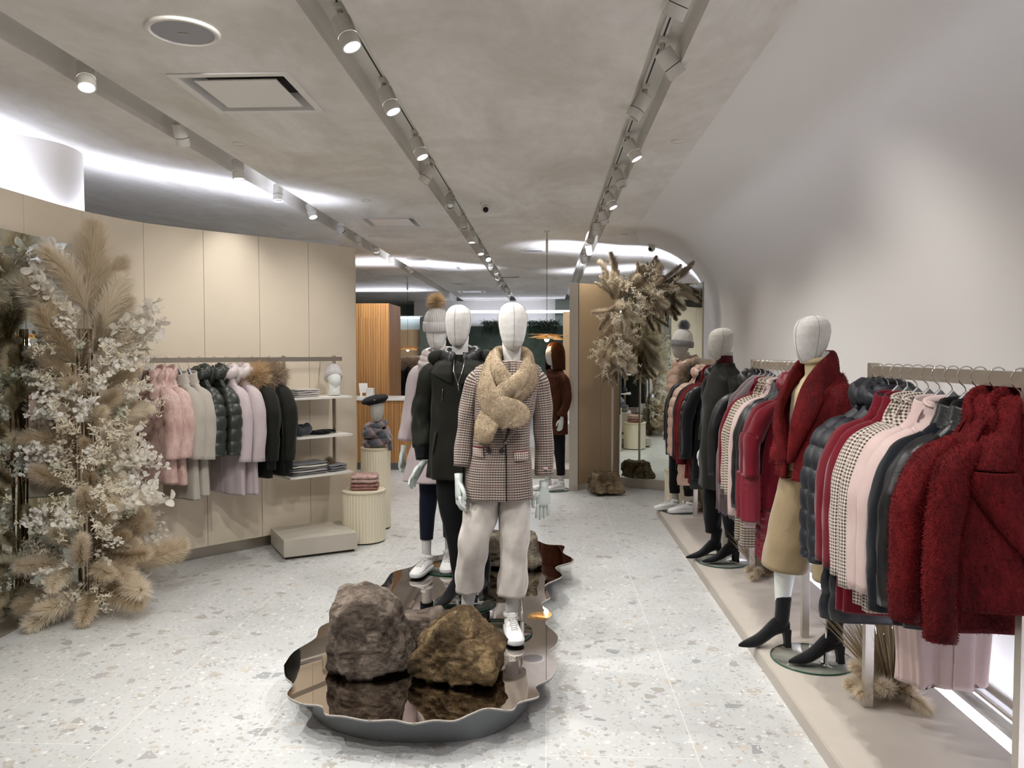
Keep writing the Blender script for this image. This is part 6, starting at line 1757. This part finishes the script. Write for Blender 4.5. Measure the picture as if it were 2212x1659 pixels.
# foot plumes spread over the floor
for az, el, s in ((-140, -2, .95), (-115, -14, .85), (-92, -17, .95), (-75, -16, .9), (-58, -14, .85), (-35, -8, 1.0), (-15, -3, 1.15), (5, 2, 1.1), (22, 8, 1.0), (-25, 12, .9), (-50, 8, .8), (-100, 8, .8), (-128, 14, .9), (10, 28, .9), (-150, 20, .85), (-75, 22, .8)):
    inst('pampas_plume', rr.choice(PL), t, (cos(R(az)) * .05, sin(R(az)) * .05, .17 + .1 * (el > 0)), dirv(az, el), s * .88, rr.uniform(0, 6))
for k in range(88):
    z = .12 + 1.62 * ((k * 0.618) % 1); az = FWD + rr.uniform(-115, 105); el = rr.uniform(-25, 60)
    me = rr.choice(LR + LR + LG); s = rr.uniform(.6, .95)
    inst('leaf_spray', me, t, (cos(R(az)) * .12, sin(R(az)) * .12, z), dirv(az, el), s * .8, rr.uniform(0, 6))
for az, el, z, s in ((-15, 42, 1.55, 1.4), (0, 30, 1.5, 1.35), (-140, 70, 1.7, 1.4), (-120, 50, 1.62, 1.3), (-150, 35, 1.5, 1.35), (-8, 25, .55, 1.45), (-5, 40, .6, 1.35), (-150, 25, 1.35, 1.3)):
    inst('leaf_spray', rr.choice(LR), t, (0, 0, z), dirv(az, el), s, rr.uniform(0, 6))
for k in range(48):
    z = .15 + 1.6 * ((k * 0.618) % 1); az = FWD + rr.uniform(-110, 110); el = rr.uniform(-15, 60)
    inst('ruscus_spray', rr.choice(LS), t, (cos(R(az)) * .1, sin(R(az)) * .1, z), dirv(az, el), rr.uniform(.7, 1.0), rr.uniform(0, 6))

# ---------------------------------------------------------------- hanging arrangement by the angled mirror
t = thing('flower_stand', 'slim steel pole stand rising from a pitted rock beside the tan partition', 'stand', (0.66, 8.70, 0))
rock('rock_foot', None, (0, 0, 0), 0.3, (.17, .15, .13), [(-1, 0, .2, .9), (1, 0, .2, .9), (0, -1, .2, .9), (0, 1, 0, .9), (0, 0, 1, .9), (0, 0, -1, .75)], m_rock4, 21, .04, 5).parent = t
G().box(.075, .095, .03, .05, .16, 1.46).obj('pole', m_steel2, t, smooth=False)
G().box(-.10, .095, .03, .05, 1.46, 1.48).obj('arm', m_steel2, t, smooth=False)
t = thing('hanging_flower_arrangement', 'hanging arrangement of greyish pampas and bleached sprigs over the partition corner', 'dried flowers', (0.78, 8.78, 2.05))
G().tube([(.0, .02, -.62), (.0, .03, -.2), (.05, .02, .2), (.25, .0, .36), (.50, -.02, .34)], .012, 8).obj('wire_frame', m_drygrass, t)
def rib(f):
    sp = ARC; i = min(int(f * (len(sp) - 1)), len(sp) - 1); return sp[i]
ARC = spline([(.0, .0, -.55), (.0, 0, -.2), (.05, 0, .15), (.22, 0, .30), (.46, -.02, .30)], 20)
for k in range(76):
    f = rr.random(); p = rib(f); az = rr.uniform(150, 390) - 0
    if f > .6: el = rr.uniform(-85, 45); az = rr.uniform(-70, 20)
    else: el = rr.uniform(-89, -45) if f < .4 else rr.uniform(-80, 75); az = rr.uniform(190, 350)
    me = rr.choice(PLg + PLg + PLs); s = rr.uniform(.6, 1.0)
    inst('pampas_plume', me, t, p, dirv(az, el), s, rr.uniform(0, 6))
for el, az, s in ((75, 200, 1.1), (85, 300, 1.2), (62, 330, 1.15), (45, -20, 1.1), (70, 250, 1.0)):
    inst('pampas_plume', PLg[0], t, (.02, 0, .12), dirv(az, el), s, rr.uniform(0, 6))
for el, az, f in ((5, -15, .95), (-5, -25, 1.0), (15, -10, .9), (12, -30, .99)):
    inst('pampas_plume', PLg[1], t, rib(f), dirv(az, el), 1.0, rr.uniform(0, 6))
for k in range(30):
    f = rr.random(); p = rib(f)
    inst('ruscus_spray', rr.choice(LS), t, p, dirv(rr.uniform(190, 350), rr.uniform(-80, 50)), rr.uniform(.8, 1.1), rr.uniform(0, 6))
for k in range(10):
    f = .75 + .25 * rr.random(); p = rib(f); L = rr.uniform(.28, .42); x0 = rr.uniform(-.06, .04)
    g = G(); g.tube([(p.x + x0, p.y - .03, p.z), (p.x + x0 + .01, p.y - .04, p.z - L * .6), (p.x + x0 + .005, p.y - .04, p.z - L)], [.009, .013, .006], 7); g.obj('amaranth_tail', m_drygrass, t)

# dry grass clumps at the foot of the right wall
def grass_mesh(seed):
    r = np.random.default_rng(seed); n = 700
    ph = r.random(n) * 2 * pi; el = 0.85 + 0.72 * r.random(n) ** .7; P = np.stack([np.cos(ph) * .05, np.sin(ph) * .05, 0 * ph + .004], -1)
    D = np.stack([np.cos(ph) * np.cos(el), np.sin(ph) * np.cos(el), np.sin(el)], -1)
    return strands_mesh('dry_grass', P, D, (.26 + .22 * r.random((n, 1))), .0040, m_drygrass, .12, seed)
gm = grass_mesh(3)
for x, y, l, s in ((1.57, 3.49, 'bushy dry grass clump by the wall under the nearest coat rack', 1.0), (1.50, 5.3, 'dry grass clump by the wall under the second coat rack', .8), (1.52, 7.45, 'dry grass clump beside the farthest mannequin under the last rack', .85)):
    t = thing('dry_grass_clump', l, 'dried plants', (x, y, PT), x * y, 'dry grass clumps on the platform')
    G().lathe([(0, 0.0005), (.04, .001), (.05, .03), (.02, .05), (0, .05)], 14, cap=False).obj('root_ball', m_drygrass, t)
    b = inst('grass_blades', gm, t, (0, 0, .01), (0, 0, 1), s); b['kind'] = 'stuff'
    for k in range(9):
        inst('pampas_plume', rr.choice(PLs), t, (0, 0, .01), dirv(rr.uniform(120, 330), rr.uniform(2, 40)), rr.uniform(.5, .75) * s, rr.uniform(0, 6))

# ---------------------------------------------------------------- service counter and things at the back
t = thing('service_counter', 'wood slatted service counter with a white top at the back left', 'counter', (-2.3, 10.35, 0))
G().box(-1.3, .62, .05, .5, 0, .10).obj('toe_kick', m_greymetal, t, smooth=False)
G().box(-1.3, .65, 0, .55, .101, .95).obj('front_panel', m_woodc, t, smooth=False)
G().box(-1.32, .67, -.02, .57, .951, .985).obj('counter_top', m_counter, t, smooth=False, bevel=.003)
t = thing('wood_cabinet', 'tall striped wood veneer cabinet rising behind the service counter', 'cabinet', (-2.75, 11.3, 0))
G().box(-1.0, .42, 0, .9, 0, 2.33).obj('carcass', m_woodc, t, smooth=False)
G().box(-.02, .30, -.012, -.001, .05, 2.12).obj('door', m_woodc, t, smooth=False)
t = thing('till_screen', 'white till screen standing on the service counter', 'screen', (-2.56, 10.5, .986), R(25))
G().lathe([(0, 0), (.07, .001), (.07, .008), (.015, .02), (.015, .12), (0, .12)], 24, cap=False).obj('stand', m_white, t)
G().box(-.02, .10, -.008, .008, .06, .20).xf(Matrix.Rotation(R(-18), 4, 'X')).obj('screen', m_white, t, smooth=False, bevel=.004)
o = G().box(-.05, .05, -.05, .05, 0, .13).obj('card_box', m_white, smooth=False, bevel=.004, loc=(-2.42, 10.46, .986)); tag(o, 'small white box on the service counter beside the till screen', 'box')
# far coats against the tan wall
rk = thing('coat_rack', 'far coat rack in front of the tan wall at the very back left', 'clothes rack', (-3.1, 15.6, 0))
G().box(-1.2, .55, -.012, .012, 1.5, 1.54).obj('hanging_rail', m_steel2, rk, smooth=False)
for x in (-1.18, .53): G().box(x - .015, x + .015, -.015, .015, 0, 1.499).obj('post', m_steel2, rk, smooth=False)
BZ = 1.54
for i, (x, mt_, tr) in enumerate(((-3.25, m_parka, m_ruff), (-3.08, m_parka, m_ruff), (-2.88, m_parka, m_ruff2), (-2.70, m_brownf, m_ruff2))):
    coat('coat', ['leftmost fur hooded coat on the far rack by the tan wall', 'fur hooded dark parka second from left on the far rack', 'fur hooded dark parka third from left on the far rack', 'brown coat at the right end of the far rack'][i], 'coat', (x, 15.6, BZ), R(-62), mt_, hem=-.9, slv=-.8, style='parka', collar='ruff', trim=tr, group='coats on the far rack', seed=60 + i)
# display tables behind the brown fur mannequin
for (x, y, r_, h, l) in ((.17, 10.6, .26, .52, 'round white plinth behind the brown fur coat mannequin'), (.30, 11.4, .22, .80, 'tall white plinth with a hat behind the brown fur coat mannequin')):
    t = thing('round_plinth', l, 'plinth', (x, y, 0.12)); G().lathe([(r_, .0005), (r_, h - .003), (r_ - .003, h), (0, h)], 48, cap=False).obj('drum', m_wall, t); G().lathe([(r_ * .97, .0), (r_ * .97, .0004)], 48).obj('foot', m_dark, t)
o = G().box(-.3, .75, 9.75, 12.0, 0, .12).obj('low_platform', m_ped, smooth=False, bevel=.003); tag(o, 'low stone grey platform carrying the white round plinths', 'platform')
t = thing('cloth_bag', 'small brown handbag on the tall white plinth at the back', 'bag', (.27, 11.3, .9205))
g = G(); g.rings([[(x * w_, y * .05, z) for x, y in [se(2 * pi * k / 20, 3) for k in range(20)]] for z, w_ in ((0, .09), (.01, .1), (.09, .09), (.12, .07))]); g.obj('bag_body', plain('brown leather', '#5a3d28', .5), t)
G().tube([(.06 * cos(R(a)), 0, .115 + .07 * sin(R(a))) for a in range(0, 181, 15)], .005, 6).obj('handle', plain('dark brown strap', '#3a2818', .5), t)
# trailing plants on the green wall
vm = strands_mesh('trailing_leaves', *(lambda r, n: (np.stack([r.random(n) * .7 - .35, -.02 - .05 * r.random(n), .05 - .25 * r.random(n) ** 2], -1), (lambda d: d / np.linalg.norm(d, axis=1)[:, None])(np.stack([r.normal(0, .5, n), -.4 - .3 * r.random(n), r.normal(0.2, .5, n)], -1)), .10 + .12 * r.random((n, 1))))(np.random.default_rng(8), 900), .012, plain('ivy green', '#263a2a', .6), .6, 8)
for i, x in enumerate((-2.5, -1.3, -.1, 1.05, 2.0)):
    o = bpy.data.objects.new('trailing_plant', vm); COL.objects.link(o); o.location = (x, 19.98, 2.33); o.scale = (.9 + .1 * i % 3, 1, 1)
    tag(o, ['trailing ivy at the left end of the dark green wall', 'trailing ivy second from left on the dark green wall', 'trailing ivy in the middle of the dark green wall', 'trailing ivy behind the pendant lamp on the dark green wall', 'trailing ivy at the right end of the dark green wall'][i], 'plant', 'ivy on the green wall')
